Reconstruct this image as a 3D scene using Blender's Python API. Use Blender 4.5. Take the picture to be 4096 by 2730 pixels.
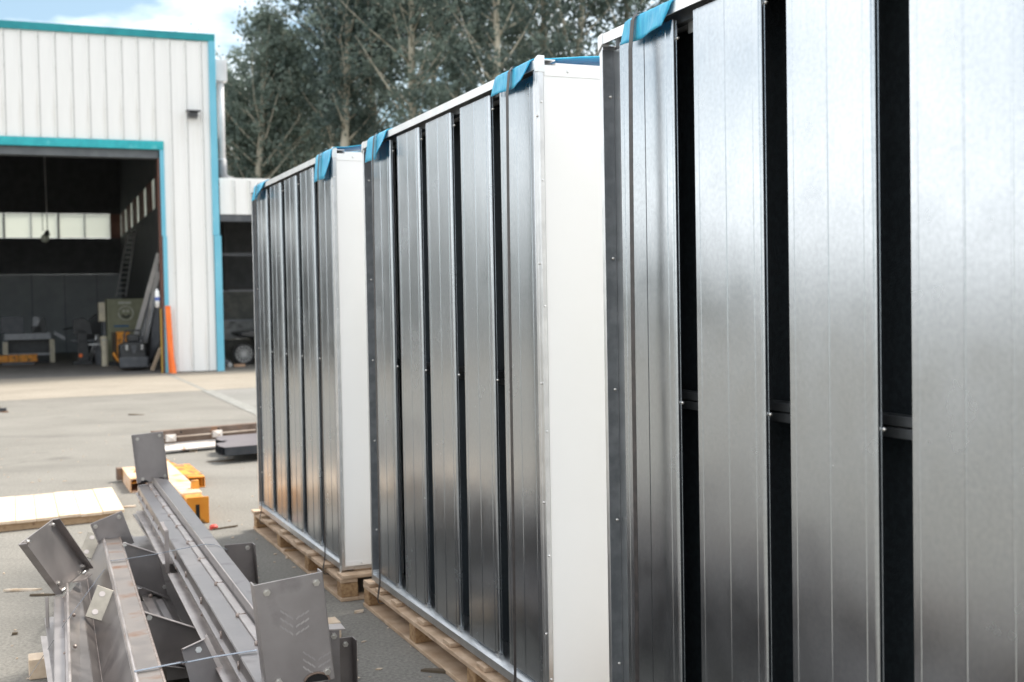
import bpy, math, random
from mathutils import Vector, Matrix
from math import sin, cos, radians, pi

scene = bpy.context.scene
for o in list(bpy.data.objects):
    bpy.data.objects.remove(o)
col = scene.collection
random.seed(7)

# ------------------------------------------------------------------ camera
CAM_H = 1.7
F = 4778.0                       # focal length in pixels of the 4096 px wide frame
R_AX = Vector((0.999837275, -0.000557374, -0.018030888))
U_AX = Vector((0.0180395, 0.03089241, 0.99935991))
W_AX = Vector((0.0, 0.99952256, -0.03089744))
cam_d = bpy.data.cameras.new('camera')
cam = bpy.data.objects.new('camera', cam_d)
col.objects.link(cam)
cam.matrix_world = Matrix(((R_AX.x, U_AX.x, -W_AX.x, 0), (R_AX.y, U_AX.y, -W_AX.y, 0),
                           (R_AX.z, U_AX.z, -W_AX.z, CAM_H), (0, 0, 0, 1)))
cam_d.sensor_width = 36.0
cam_d.lens = F / 4096 * 36.0
cam_d.clip_start = 0.05
cam_d.clip_end = 2000
cam_d.dof.use_dof = True
cam_d.dof.focus_distance = 4.4
cam_d.dof.aperture_fstop = 3.6
scene.camera = cam

# ------------------------------------------------------------------ world, sun, exposure
SUN_AZ = Vector((0.69, 0.72)).normalized()
SUN_EL = radians(56)
world = bpy.data.worlds.new('World')
scene.world = world
world.use_nodes = True
wt = world.node_tree
wt.nodes.clear()
wo = wt.nodes.new('ShaderNodeOutputWorld')
bg = wt.nodes.new('ShaderNodeBackground')
bg.inputs['Strength'].default_value = 0.135
sky = wt.nodes.new('ShaderNodeTexSky')
sky.sky_type = 'NISHITA'
sky.sun_disc = False
sky.sun_elevation = SUN_EL
sky.sun_rotation = math.atan2(SUN_AZ.x, SUN_AZ.y)
sky.air_density = 1.0
sky.dust_density = 1.5
tc = wt.nodes.new('ShaderNodeTexCoord')
mp = wt.nodes.new('ShaderNodeMapping')
mp.inputs['Scale'].default_value = (1.0, 1.0, 2.4)
mp.inputs['Location'].default_value = (3.72, 3.24, 0.28)
cn = wt.nodes.new('ShaderNodeTexNoise')
cn.inputs['Scale'].default_value = 3.1
cn.inputs['Detail'].default_value = 7
cn.inputs['Roughness'].default_value = 0.52
cr = wt.nodes.new('ShaderNodeValToRGB')
cr.color_ramp.elements[0].position = 0.42
cr.color_ramp.elements[0].color = (0.06, 0.06, 0.06, 1)
cr.color_ramp.elements[1].position = 0.57
cr.color_ramp.elements[1].color = (1, 1, 1, 1)
cm = wt.nodes.new('ShaderNodeMix')
cm.data_type = 'RGBA'
cm.inputs[7].default_value = (8.3, 8.3, 8.2, 1)
wt.links.new(tc.outputs['Generated'], mp.inputs[0])
wt.links.new(mp.outputs[0], cn.inputs['Vector'])
wt.links.new(cn.outputs['Fac'], cr.inputs[0])
wt.links.new(cr.outputs[0], cm.inputs[0])
sg = wt.nodes.new('ShaderNodeMix')
sg.data_type = 'RGBA'
sg.blend_type = 'MULTIPLY'
sg.inputs[0].default_value = 1.0
sg.inputs[7].default_value = (0.44, 0.51, 0.49, 1)
wt.links.new(sky.outputs[0], sg.inputs[6])
wt.links.new(sg.outputs[2], cm.inputs[6])
wt.links.new(cm.outputs[2], bg.inputs['Color'])
wt.links.new(bg.outputs[0], wo.inputs[0])

sun_d = bpy.data.lights.new('sun', 'SUN')
sun_d.energy = 2.3
sun_d.angle = radians(14)
sun_d.color = (1.0, 0.93, 0.82)
sun = bpy.data.objects.new('sun', sun_d)
col.objects.link(sun)
sd = Vector((SUN_AZ.x * cos(SUN_EL), SUN_AZ.y * cos(SUN_EL), sin(SUN_EL)))
sun.rotation_euler = sd.to_track_quat('Z', 'Y').to_euler()
sun.location = (30, 30, 40)

scene.view_settings.view_transform = 'Standard'
scene.view_settings.look = 'None'
scene.view_settings.exposure = 1.25
scene.view_settings.gamma = 1.0
scene.view_settings.use_curve_mapping = False
scene.render.engine = 'CYCLES'
scene.cycles.max_bounces = 10

# ------------------------------------------------------------------ materials
def mat(name, c, rough=0.5, metal=0.0, c2=None, nscale=4.0, ndetail=4.0, lo=0.4, hi=0.65, bump=0.0,
        bscale=None, stretch=(1, 1, 1), spec=0.5, rvar=0.0, rot=(0, 0, 0), c3=None, n3=1.0, lo3=0.55, hi3=0.7):
    m = bpy.data.materials.new(name)
    m.use_nodes = True
    nt = m.node_tree
    b = nt.nodes['Principled BSDF']
    b.inputs['Base Color'].default_value = (*c, 1)
    b.inputs['Roughness'].default_value = rough
    b.inputs['Metallic'].default_value = metal
    b.inputs['Specular IOR Level'].default_value = spec
    if c2 is None and bump == 0:
        return m
    t = nt.nodes.new('ShaderNodeTexCoord')
    mpn = nt.nodes.new('ShaderNodeMapping')
    mpn.inputs['Scale'].default_value = stretch
    mpn.inputs['Rotation'].default_value = rot
    nt.links.new(t.outputs['Object'], mpn.inputs[0])
    if c2 is not None:
        n = nt.nodes.new('ShaderNodeTexNoise')
        n.inputs['Scale'].default_value = nscale
        n.inputs['Detail'].default_value = ndetail
        nt.links.new(mpn.outputs[0], n.inputs['Vector'])
        r = nt.nodes.new('ShaderNodeValToRGB')
        r.color_ramp.elements[0].position = lo
        r.color_ramp.elements[0].color = (*c, 1)
        r.color_ramp.elements[1].position = hi
        r.color_ramp.elements[1].color = (*c2, 1)
        nt.links.new(n.outputs['Fac'], r.inputs[0])
        out = r.outputs[0]
        if c3 is not None:
            n3n = nt.nodes.new('ShaderNodeTexNoise')
            n3n.inputs['Scale'].default_value = n3
            n3n.inputs['Detail'].default_value = 6
            nt.links.new(mpn.outputs[0], n3n.inputs['Vector'])
            r3 = nt.nodes.new('ShaderNodeMapRange')
            r3.inputs[1].default_value = lo3
            r3.inputs[2].default_value = hi3
            nt.links.new(n3n.outputs['Fac'], r3.inputs[0])
            mx = nt.nodes.new('ShaderNodeMix')
            mx.data_type = 'RGBA'
            nt.links.new(r3.outputs[0], mx.inputs[0])
            nt.links.new(out, mx.inputs[6])
            mx.inputs[7].default_value = (*c3, 1)
            out = mx.outputs[2]
        nt.links.new(out, b.inputs['Base Color'])
        if rvar:
            mr = nt.nodes.new('ShaderNodeMapRange')
            mr.inputs[1].default_value = lo
            mr.inputs[2].default_value = hi
            mr.inputs[3].default_value = rough
            mr.inputs[4].default_value = rough + rvar
            nt.links.new(n.outputs['Fac'], mr.inputs[0])
            nt.links.new(mr.outputs[0], b.inputs['Roughness'])
    if bump:
        n2 = nt.nodes.new('ShaderNodeTexNoise')
        n2.inputs['Scale'].default_value = bscale or nscale * 4
        n2.inputs['Detail'].default_value = 5
        nt.links.new(mpn.outputs[0], n2.inputs['Vector'])
        bp_ = nt.nodes.new('ShaderNodeBump')
        bp_.inputs['Strength'].default_value = bump
        bp_.inputs['Distance'].default_value = 0.01
        nt.links.new(n2.outputs['Fac'], bp_.inputs['Height'])
        nt.links.new(bp_.outputs[0], b.inputs['Normal'])
    return m

M = {}
M['galv'] = mat('galvanised_sheet', (0.435, 0.465, 0.495), 0.23, 1.0, c2=(0.495, 0.525, 0.555), nscale=70, ndetail=3, lo=0.3, hi=0.7,
                bump=0.0012, bscale=45, rvar=0.04)
def galv_waves(m):
    nt = m.node_tree
    b = nt.nodes['Principled BSDF']
    t = nt.nodes.new('ShaderNodeTexCoord')
    oi = nt.nodes.new('ShaderNodeObjectInfo')
    ad = nt.nodes.new('ShaderNodeVectorMath'); ad.operation = 'ADD'
    sc_ = nt.nodes.new('ShaderNodeVectorMath'); sc_.operation = 'SCALE'; sc_.inputs[3].default_value = 37.0
    nt.links.new(oi.outputs['Random'], sc_.inputs[0])
    nt.links.new(t.outputs['Object'], ad.inputs[0]); nt.links.new(sc_.outputs[0], ad.inputs[1])
    mp2 = nt.nodes.new('ShaderNodeMapping'); mp2.inputs['Scale'].default_value = (3.4, 1.0, 1.1)
    nt.links.new(ad.outputs[0], mp2.inputs[0])
    n = nt.nodes.new('ShaderNodeTexNoise'); n.inputs['Scale'].default_value = 1.0; n.inputs['Detail'].default_value = 2.5
    nt.links.new(mp2.outputs[0], n.inputs['Vector'])
    bp2 = nt.nodes.new('ShaderNodeBump'); bp2.inputs['Strength'].default_value = 0.26; bp2.inputs['Distance'].default_value = 0.012
    nt.links.new(n.outputs['Fac'], bp2.inputs['Height'])
    old = b.inputs['Normal'].links[0].from_node
    nt.links.new(bp2.outputs[0], old.inputs['Normal'])
    # smears and spangle in the gloss
    n2 = nt.nodes.new('ShaderNodeTexNoise'); n2.inputs['Scale'].default_value = 5.0; n2.inputs['Detail'].default_value = 4; n2.inputs['Roughness'].default_value = 0.6
    nt.links.new(ad.outputs[0], n2.inputs['Vector'])
    mr = nt.nodes.new('ShaderNodeMapRange'); mr.inputs[1].default_value = 0.35; mr.inputs[2].default_value = 0.7
    mr.inputs[3].default_value = 0.21; mr.inputs[4].default_value = 0.28
    nt.links.new(n2.outputs['Fac'], mr.inputs[0]); nt.links.new(mr.outputs[0], b.inputs['Roughness'])
galv_waves(M['galv'])
M['galv_frame'] = mat('galvanised_frame', (0.62, 0.63, 0.64), 0.33, 1.0, c2=(0.72, 0.73, 0.74), nscale=14, bump=0.03, bscale=150)
M['alu'] = mat('pale_zinc', (0.72, 0.73, 0.73), 0.38, 0.85, c2=(0.80, 0.80, 0.79), nscale=10)
M['white_panel'] = mat('white_coated_panel', (0.85, 0.85, 0.84), 0.42, 0.0, c2=(0.87, 0.87, 0.865), nscale=1.5, bump=0.006, bscale=3)
M['black_core'] = mat('black_acoustic_core', (0.013, 0.020, 0.026), 0.9, 0.0, c2=(0.022, 0.032, 0.040), nscale=60, bump=0.2, bscale=200)
M['dark_rail_and_shade'] = mat('dark_zinc_and_shade', (0.16, 0.17, 0.18), 0.5, 0.8, c2=(0.22, 0.23, 0.24), nscale=20)
M['wood'] = mat('pallet_wood', (0.42, 0.29, 0.19), 0.8, 0.0, c2=(0.56, 0.42, 0.30), nscale=9, lo=0.35, hi=0.68, stretch=(1, 1, 6), bump=0.3, bscale=60, c3=(0.22, 0.15, 0.10), n3=5, lo3=0.58, hi3=0.8)
M['chip_block'] = mat('chipboard_block', (0.26, 0.15, 0.075), 0.9, 0.0, c2=(0.42, 0.27, 0.14), nscale=55, lo=0.35, hi=0.65, bump=0.5, bscale=90)
M['pine'] = mat('fresh_pine', (0.62, 0.47, 0.335), 0.75, 0.0, c2=(0.72, 0.58, 0.44), nscale=6, stretch=(6, 1, 6), lo=0.3, hi=0.7, bump=0.15, bscale=40, c3=(0.46, 0.29, 0.16), n3=4, lo3=0.58, hi3=0.78)
M['pine_side'] = mat('pine_edge', (0.40, 0.27, 0.16), 0.8, 0.0, c2=(0.50, 0.35, 0.22), nscale=7, stretch=(1, 6, 6), lo=0.3, hi=0.7, bump=0.2, bscale=40, c3=(0.2, 0.11, 0.06), n3=9, lo3=0.6, hi3=0.75)
M['blue'] = mat('blue_plastic_sheet', (0.02, 0.42, 0.72), 0.42, 0.0, c2=(0.06, 0.56, 0.80), nscale=14, stretch=(4, 1, 1), bump=0.35, bscale=22, c3=(0.16, 0.60, 0.83), n3=11, lo3=0.55, hi3=0.7)
def translucent(m, fac, c):
    nt = m.node_tree
    tr = nt.nodes.new('ShaderNodeBsdfTranslucent'); tr.inputs['Color'].default_value = (*c, 1)
    mx = nt.nodes.new('ShaderNodeMixShader'); mx.inputs[0].default_value = fac
    nt.links.new(nt.nodes['Principled BSDF'].outputs[0], mx.inputs[1]); nt.links.new(tr.outputs[0], mx.inputs[2])
    nt.links.new(mx.outputs[0], nt.nodes['Material Output'].inputs['Surface'])
translucent(M['blue'], 0.15, (0.05, 0.5, 0.8))
M['strap'] = mat('packing_strap', (0.022, 0.019, 0.019), 0.45, 0.0, c2=(0.045, 0.036, 0.034), nscale=30)
M['steel'] = mat('mill_scale_steel', (0.29, 0.268, 0.264), 0.37, 0.78, c2=(0.39, 0.362, 0.356), nscale=5, lo=0.32, hi=0.68, bump=0.035, bscale=35, rvar=0.14,
                 c3=(0.19, 0.17, 0.168), n3=5, lo3=0.58, hi3=0.74)
M['steel_dark'] = mat('dark_rolled_steel', (0.20, 0.18, 0.175), 0.34, 0.78, c2=(0.28, 0.252, 0.242), nscale=5, bump=0.03, bscale=35, rvar=0.1, c3=(0.14, 0.125, 0.125), n3=4)
M['steel_rust'] = mat('rusting_steel', (0.235, 0.205, 0.188), 0.42, 0.7, c2=(0.34, 0.30, 0.275), nscale=6, lo=0.35, hi=0.65, bump=0.05, bscale=40, rvar=0.15,
                      c3=(0.22, 0.115, 0.068), n3=6, lo3=0.53, hi3=0.70)
M['steel_olive'] = mat('oiled_steel_tab', (0.27, 0.25, 0.215), 0.42, 0.6, c2=(0.37, 0.34, 0.29), nscale=12, lo=0.35, hi=0.65, bump=0.04, bscale=50)
M['steel_pale'] = mat('ground_weld_and_hole_light', (0.44, 0.395, 0.378), 0.34, 0.75, c2=(0.55, 0.50, 0.478), nscale=9, bump=0.04, bscale=50, rvar=0.1)
M['weld'] = mat('weld_bead', (0.28, 0.22, 0.19), 0.5, 0.7, c2=(0.44, 0.38, 0.35), nscale=60, bump=0.3, bscale=120)
M['nut'] = mat('zinc_nut', (0.62, 0.60, 0.57), 0.3, 1.0)
M['band'] = mat('steel_band', (0.20, 0.23, 0.29), 0.25, 1.0, c2=(0.34, 0.38, 0.45), nscale=9)
M['rust_beam'] = mat('rusty_beam', (0.14, 0.095, 0.07), 0.75, 0.15, c2=(0.20, 0.145, 0.115), nscale=7, bump=0.15, bscale=40, c3=(0.26, 0.13, 0.06), n3=5, lo3=0.6, hi3=0.75)
M['rib_brown'] = mat('dusty_brown_rib', (0.24, 0.19, 0.155), 0.8, 0.1, c2=(0.32, 0.27, 0.23), nscale=8)
M['pale_pad_flange'] = mat('worn_pad_and_sunlit_flange', (0.55, 0.50, 0.46), 0.6, 0.0, c2=(0.66, 0.61, 0.57), nscale=9, c3=(0.33, 0.17, 0.09), n3=7, lo3=0.62, hi3=0.75)
M['black_steel'] = mat('black_steel_tube', (0.028, 0.032, 0.04), 0.42, 0.3, c2=(0.05, 0.053, 0.06), nscale=9)
M['tube_top'] = mat('paler_tube_face', (0.17, 0.15, 0.16), 0.42, 0.35, c2=(0.22, 0.19, 0.195), nscale=4, stretch=(0.4, 3, 1))
M['yellow'] = mat('worn_yellow_paint', (0.62, 0.22, 0.014), 0.55, 0.0, c2=(0.68, 0.29, 0.03), nscale=5, bump=0.1, bscale=30, c3=(0.09, 0.05, 0.02), n3=7, lo3=0.52, hi3=0.64)
M['yellow_pale'] = mat('scuffed_sunlit_yellow', (0.68, 0.45, 0.28), 0.6, 0.0, c2=(0.72, 0.53, 0.40), nscale=9, c3=(0.60, 0.28, 0.07), n3=5, lo3=0.55, hi3=0.7)
M['dark_hole'] = mat('dark_hole_shade', (0.012, 0.011, 0.011), 0.9)  # near-black paints the shade inside holes and notches
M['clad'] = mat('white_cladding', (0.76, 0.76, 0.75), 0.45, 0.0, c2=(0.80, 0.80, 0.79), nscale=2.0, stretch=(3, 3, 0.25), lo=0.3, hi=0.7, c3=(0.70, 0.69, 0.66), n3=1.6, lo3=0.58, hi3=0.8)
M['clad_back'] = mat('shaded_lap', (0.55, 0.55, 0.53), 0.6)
M['teal_dark'] = mat('deep_teal_trim', (0.004, 0.22, 0.255), 0.35, 0.0, c2=(0.008, 0.27, 0.30), nscale=3)
M['teal'] = mat('teal_trim', (0.012, 0.33, 0.38), 0.35, 0.0, c2=(0.02, 0.40, 0.44), nscale=3, stretch=(2, 2, 2), c3=(0.10, 0.46, 0.50), n3=1.8, lo3=0.6, hi3=0.75)
M['blue_trim'] = mat('pale_blue_trim', (0.12, 0.42, 0.56), 0.3, 0.0, c2=(0.17, 0.48, 0.62), nscale=2, stretch=(1, 1, 0.4), c3=(0.5, 0.6, 0.62), n3=8, lo3=0.68, hi3=0.74)
M['soffit'] = mat('grey_door_box', (0.10, 0.11, 0.12), 0.6, 0.1, c2=(0.13, 0.14, 0.15), nscale=4)
M['orange'] = mat('orange_guard', (0.85, 0.16, 0.02), 0.5, 0.0, c2=(0.88, 0.19, 0.03), nscale=6, c3=(0.5, 0.1, 0.03), n3=9, lo3=0.65, hi3=0.8)
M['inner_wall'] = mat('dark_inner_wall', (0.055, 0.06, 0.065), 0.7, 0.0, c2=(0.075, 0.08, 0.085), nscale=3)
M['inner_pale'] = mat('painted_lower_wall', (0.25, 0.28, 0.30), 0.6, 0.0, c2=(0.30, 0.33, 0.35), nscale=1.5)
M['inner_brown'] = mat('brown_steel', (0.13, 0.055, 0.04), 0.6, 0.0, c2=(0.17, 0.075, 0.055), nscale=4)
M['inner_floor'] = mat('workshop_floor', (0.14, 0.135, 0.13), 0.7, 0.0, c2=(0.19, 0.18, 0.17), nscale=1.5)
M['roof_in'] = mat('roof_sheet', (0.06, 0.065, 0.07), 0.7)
M['mach_green'] = mat('olive_machine_paint', (0.155, 0.16, 0.10), 0.55, 0.0, c2=(0.20, 0.205, 0.135), nscale=4)
M['chalk'] = mat('chalk_marks', (0.42, 0.43, 0.38), 0.8, 0.0, c2=(0.25, 0.26, 0.2), nscale=14)
M['cream'] = mat('cream_casing', (0.55, 0.50, 0.38), 0.6, 0.0, c2=(0.45, 0.41, 0.33), nscale=5)
M['grey_paint'] = mat('grey_paint', (0.30, 0.31, 0.33), 0.5, 0.0, c2=(0.36, 0.37, 0.39), nscale=7)
M['alu_tube'] = mat('aluminium_section', (0.62, 0.62, 0.63), 0.35, 0.6, c2=(0.70, 0.70, 0.70), nscale=4)
M['black_plastic'] = mat('black_plastic', (0.022, 0.024, 0.027), 0.45, 0.0, c2=(0.035, 0.037, 0.04), nscale=6)
M['dark_grey'] = mat('dark_grey_sheet', (0.07, 0.075, 0.085), 0.5, 0.2, c2=(0.10, 0.105, 0.115), nscale=5)
M['red'] = mat('red_plastic', (0.55, 0.05, 0.03), 0.45)
M['tyre'] = mat('tyre_rubber', (0.02, 0.02, 0.021), 0.75)
M['alloy'] = mat('alloy_rim', (0.36, 0.36, 0.36), 0.4, 0.6)
M['car_paint'] = mat('dark_car_paint', (0.02, 0.022, 0.026), 0.2, 0.0)
M['roller'] = mat('grimy_roller_slat', (0.12, 0.125, 0.115), 0.7, 0.0, c2=(0.19, 0.19, 0.17), nscale=4, c3=(0.10, 0.05, 0.04), n3=2, lo3=0.6, hi3=0.75)
M['roller_pale'] = mat('grimy_pale_sheet', (0.33, 0.33, 0.32), 0.7, 0.0, c2=(0.42, 0.42, 0.41), nscale=5, c3=(0.16, 0.16, 0.15), n3=3)
M['duct'] = mat('pale_duct', (0.66, 0.65, 0.66), 0.5, 0.0, c2=(0.58, 0.57, 0.58), nscale=4)
M['duct_dark'] = mat('grey_duct_elbow', (0.20, 0.205, 0.22), 0.5, 0.1)
M['lamp_body'] = mat('dark_lamp_body', (0.05, 0.05, 0.055), 0.5)
M['trunk'] = mat('poplar_bark', (0.46, 0.42, 0.33), 0.85, 0.0, c2=(0.56, 0.52, 0.42), nscale=3, stretch=(1, 1, 0.3), c3=(0.30, 0.27, 0.21), n3=2)
M['debris'] = mat('wood_chip', (0.50, 0.38, 0.27), 0.85, 0.0, c2=(0.62, 0.52, 0.42), nscale=30)
M['twig'] = mat('brown_twig', (0.10, 0.075, 0.05), 0.9)

def leaf_mat(name, c1, c2):
    m = bpy.data.materials.new(name)
    m.use_nodes = True
    nt = m.node_tree
    b = nt.nodes['Principled BSDF']
    b.inputs['Roughness'].default_value = 0.5
    b.inputs['Specular IOR Level'].default_value = 0.35
    oi = nt.nodes.new('ShaderNodeTexCoord')
    n = nt.nodes.new('ShaderNodeTexNoise')
    n.inputs['Scale'].default_value = 0.9
    n.inputs['Detail'].default_value = 5
    r = nt.nodes.new('ShaderNodeValToRGB')
    r.color_ramp.elements[0].position = 0.35
    r.color_ramp.elements[0].color = (*c1, 1)
    r.color_ramp.elements[1].position = 0.68
    r.color_ramp.elements[1].color = (*c2, 1)
    nt.links.new(oi.outputs['Object'], n.inputs['Vector'])
    nt.links.new(n.outputs['Fac'], r.inputs[0])
    nt.links.new(r.outputs[0], b.inputs['Base Color'])
    tr = nt.nodes.new('ShaderNodeBsdfTranslucent')
    nt.links.new(r.outputs[0], tr.inputs['Color'])
    mx = nt.nodes.new('ShaderNodeMixShader')
    mx.inputs[0].default_value = 0.48
    nt.links.new(b.outputs[0], mx.inputs[1])
    nt.links.new(tr.outputs[0], mx.inputs[2])
    nt.links.new(mx.outputs[0], nt.nodes['Material Output'].inputs['Surface'])
    return m

M['leaf'] = leaf_mat('poplar_leaf', (0.125, 0.17, 0.15), (0.27, 0.325, 0.27))
M['leaf_dark'] = leaf_mat('poplar_leaf_dark', (0.095, 0.135, 0.125), (0.21, 0.265, 0.23))

def pane_mat():
    m = bpy.data.materials.new('frosted_pane')
    m.use_nodes = True
    nt = m.node_tree
    b = nt.nodes['Principled BSDF']
    b.inputs['Base Color'].default_value = (0.75, 0.77, 0.72, 1)
    b.inputs['Roughness'].default_value = 0.4
    tr = nt.nodes.new('ShaderNodeBsdfTranslucent')
    tr.inputs['Color'].default_value = (0.92, 0.94, 0.88, 1)
    mx = nt.nodes.new('ShaderNodeMixShader')
    mx.inputs[0].default_value = 0.8
    nt.links.new(b.outputs[0], mx.inputs[1])
    nt.links.new(tr.outputs[0], mx.inputs[2])
    nt.links.new(mx.outputs[0], nt.nodes['Material Output'].inputs['Surface'])
    return m
M['pane'] = pane_mat()

def ground_mat(name, ca, cb, cstain, grit, stain_lo=0.52, stain_hi=0.75, cracks=False):
    m = bpy.data.materials.new(name)
    m.use_nodes = True
    nt = m.node_tree
    b = nt.nodes['Principled BSDF']
    b.inputs['Roughness'].default_value = 0.88
    b.inputs['Specular IOR Level'].default_value = 0.25
    t = nt.nodes.new('ShaderNodeTexCoord')
    n1 = nt.nodes.new('ShaderNodeTexNoise'); n1.inputs['Scale'].default_value = 0.7; n1.inputs['Detail'].default_value = 8
    n1.inputs['Roughness'].default_value = 0.62
    n2 = nt.nodes.new('ShaderNodeTexNoise'); n2.inputs['Scale'].default_value = grit; n2.inputs['Detail'].default_value = 5
    n2.inputs['Roughness'].default_value = 0.7
    mp_ = nt.nodes.new('ShaderNodeMapping'); mp_.inputs['Scale'].default_value = (0.22, 1.1, 1); mp_.inputs['Rotation'].default_value = (0, 0, 0.25)
    n3 = nt.nodes.new('ShaderNodeTexNoise'); n3.inputs['Scale'].default_value = 0.9; n3.inputs['Detail'].default_value = 7
    n3.inputs['Roughness'].default_value = 0.65
    nt.links.new(t.outputs['Object'], n1.inputs['Vector'])
    nt.links.new(t.outputs['Object'], n2.inputs['Vector'])
    nt.links.new(t.outputs['Object'], mp_.inputs[0])
    nt.links.new(mp_.outputs[0], n3.inputs['Vector'])
    r1 = nt.nodes.new('ShaderNodeValToRGB')
    r1.color_ramp.elements[0].position = 0.3; r1.color_ramp.elements[0].color = (*ca, 1)
    r1.color_ramp.elements[1].position = 0.7; r1.color_ramp.elements[1].color = (*cb, 1)
    nt.links.new(n1.outputs['Fac'], r1.inputs[0])
    mr = nt.nodes.new('ShaderNodeMapRange'); mr.inputs[1].default_value = stain_lo; mr.inputs[2].default_value = stain_hi
    mr.inputs[4].default_value = 0.75
    nt.links.new(n3.outputs['Fac'], mr.inputs[0])
    mx = nt.nodes.new('ShaderNodeMix'); mx.data_type = 'RGBA'
    nt.links.new(mr.outputs[0], mx.inputs[0]); nt.links.new(r1.outputs[0], mx.inputs[6]); mx.inputs[7].default_value = (*cstain, 1)
    r2 = nt.nodes.new('ShaderNodeValToRGB')
    r2.color_ramp.elements[0].position = 0.30; r2.color_ramp.elements[0].color = (0.62, 0.61, 0.59, 1)
    r2.color_ramp.elements[1].position = 0.72; r2.color_ramp.elements[1].color = (1.35, 1.33, 1.30, 1)
    nt.links.new(n2.outputs['Fac'], r2.inputs[0])
    ml = nt.nodes.new('ShaderNodeMix'); ml.data_type = 'RGBA'; ml.blend_type = 'MULTIPLY'; ml.inputs[0].default_value = 1.0
    nt.links.new(mx.outputs[2], ml.inputs[6]); nt.links.new(r2.outputs[0], ml.inputs[7])
    base_out = ml.outputs[2]
    if cracks:
        wn = nt.nodes.new('ShaderNodeTexNoise'); wn.inputs['Scale'].default_value = 1.6; wn.inputs['Detail'].default_value = 6
        nt.links.new(t.outputs['Object'], wn.inputs['Vector'])
        wv = nt.nodes.new('ShaderNodeMix'); wv.data_type = 'RGBA'; wv.inputs[0].default_value = 0.35
        nt.links.new(t.outputs['Object'], wv.inputs[6]); nt.links.new(wn.outputs['Color'], wv.inputs[7])
        vo = nt.nodes.new('ShaderNodeTexVoronoi'); vo.feature = 'DISTANCE_TO_EDGE'; vo.inputs['Scale'].default_value = 0.42
        nt.links.new(wv.outputs[2], vo.inputs['Vector'])
        cr_ = nt.nodes.new('ShaderNodeMapRange'); cr_.inputs[1].default_value = 0.001; cr_.inputs[2].default_value = 0.007
        cr_.inputs[3].default_value = 0.42; cr_.inputs[4].default_value = 0.0
        nt.links.new(vo.outputs['Distance'], cr_.inputs[0])
        n5 = nt.nodes.new('ShaderNodeTexNoise'); n5.inputs['Scale'].default_value = 0.55; n5.inputs['Detail'].default_value = 3
        nt.links.new(t.outputs['Object'], n5.inputs['Vector'])
        m5 = nt.nodes.new('ShaderNodeMapRange'); m5.inputs[1].default_value = 0.48; m5.inputs[2].default_value = 0.6
        nt.links.new(n5.outputs['Fac'], m5.inputs[0])
        mm = nt.nodes.new('ShaderNodeMath'); mm.operation = 'MULTIPLY'
        nt.links.new(cr_.outputs[0], mm.inputs[0]); nt.links.new(m5.outputs[0], mm.inputs[1])
        x1 = nt.nodes.new('ShaderNodeMix'); x1.data_type = 'RGBA'
        nt.links.new(mm.outputs[0], x1.inputs[0]); nt.links.new(base_out, x1.inputs[6]); x1.inputs[7].default_value = (0.06, 0.056, 0.05, 1)
        n6 = nt.nodes.new('ShaderNodeTexNoise'); n6.inputs['Scale'].default_value = 1.15; n6.inputs['Detail'].default_value = 4
        mp6 = nt.nodes.new('ShaderNodeMapping'); mp6.inputs['Location'].default_value = (3.3, 7.1, 0); mp6.inputs['Scale'].default_value = (1.0, 1.4, 1)
        nt.links.new(t.outputs['Object'], mp6.inputs[0]); nt.links.new(mp6.outputs[0], n6.inputs['Vector'])
        m6 = nt.nodes.new('ShaderNodeMapRange'); m6.inputs[1].default_value = 0.64; m6.inputs[2].default_value = 0.74; m6.inputs[4].default_value = 0.55
        nt.links.new(n6.outputs['Fac'], m6.inputs[0])
        x2 = nt.nodes.new('ShaderNodeMix'); x2.data_type = 'RGBA'
        nt.links.new(m6.outputs[0], x2.inputs[0]); nt.links.new(x1.outputs[2], x2.inputs[6]); x2.inputs[7].default_value = (0.10, 0.094, 0.086, 1)
        base_out = x2.outputs[2]
    nt.links.new(base_out, b.inputs['Base Color'])
    bp_ = nt.nodes.new('ShaderNodeBump'); bp_.inputs['Strength'].default_value = 0.5; bp_.inputs['Distance'].default_value = 0.008
    nt.links.new(n2.outputs['Fac'], bp_.inputs['Height']); nt.links.new(bp_.outputs[0], b.inputs['Normal'])
    return m
M['asphalt'] = ground_mat('yard_asphalt', (0.186, 0.179, 0.165), (0.238, 0.229, 0.212), (0.145, 0.139, 0.130), 55, cracks=True)
M['concrete'] = ground_mat('apron_concrete', (0.275, 0.247, 0.21), (0.335, 0.303, 0.26), (0.19, 0.168, 0.142), 30, 0.55, 0.8)
M['patch'] = ground_mat('repaired_asphalt', (0.20, 0.198, 0.19), (0.26, 0.257, 0.25), (0.16, 0.16, 0.158), 45)
M['joint'] = mat('joint_filler', (0.20, 0.20, 0.185), 0.8, c2=(0.27, 0.265, 0.25), nscale=6)

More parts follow.
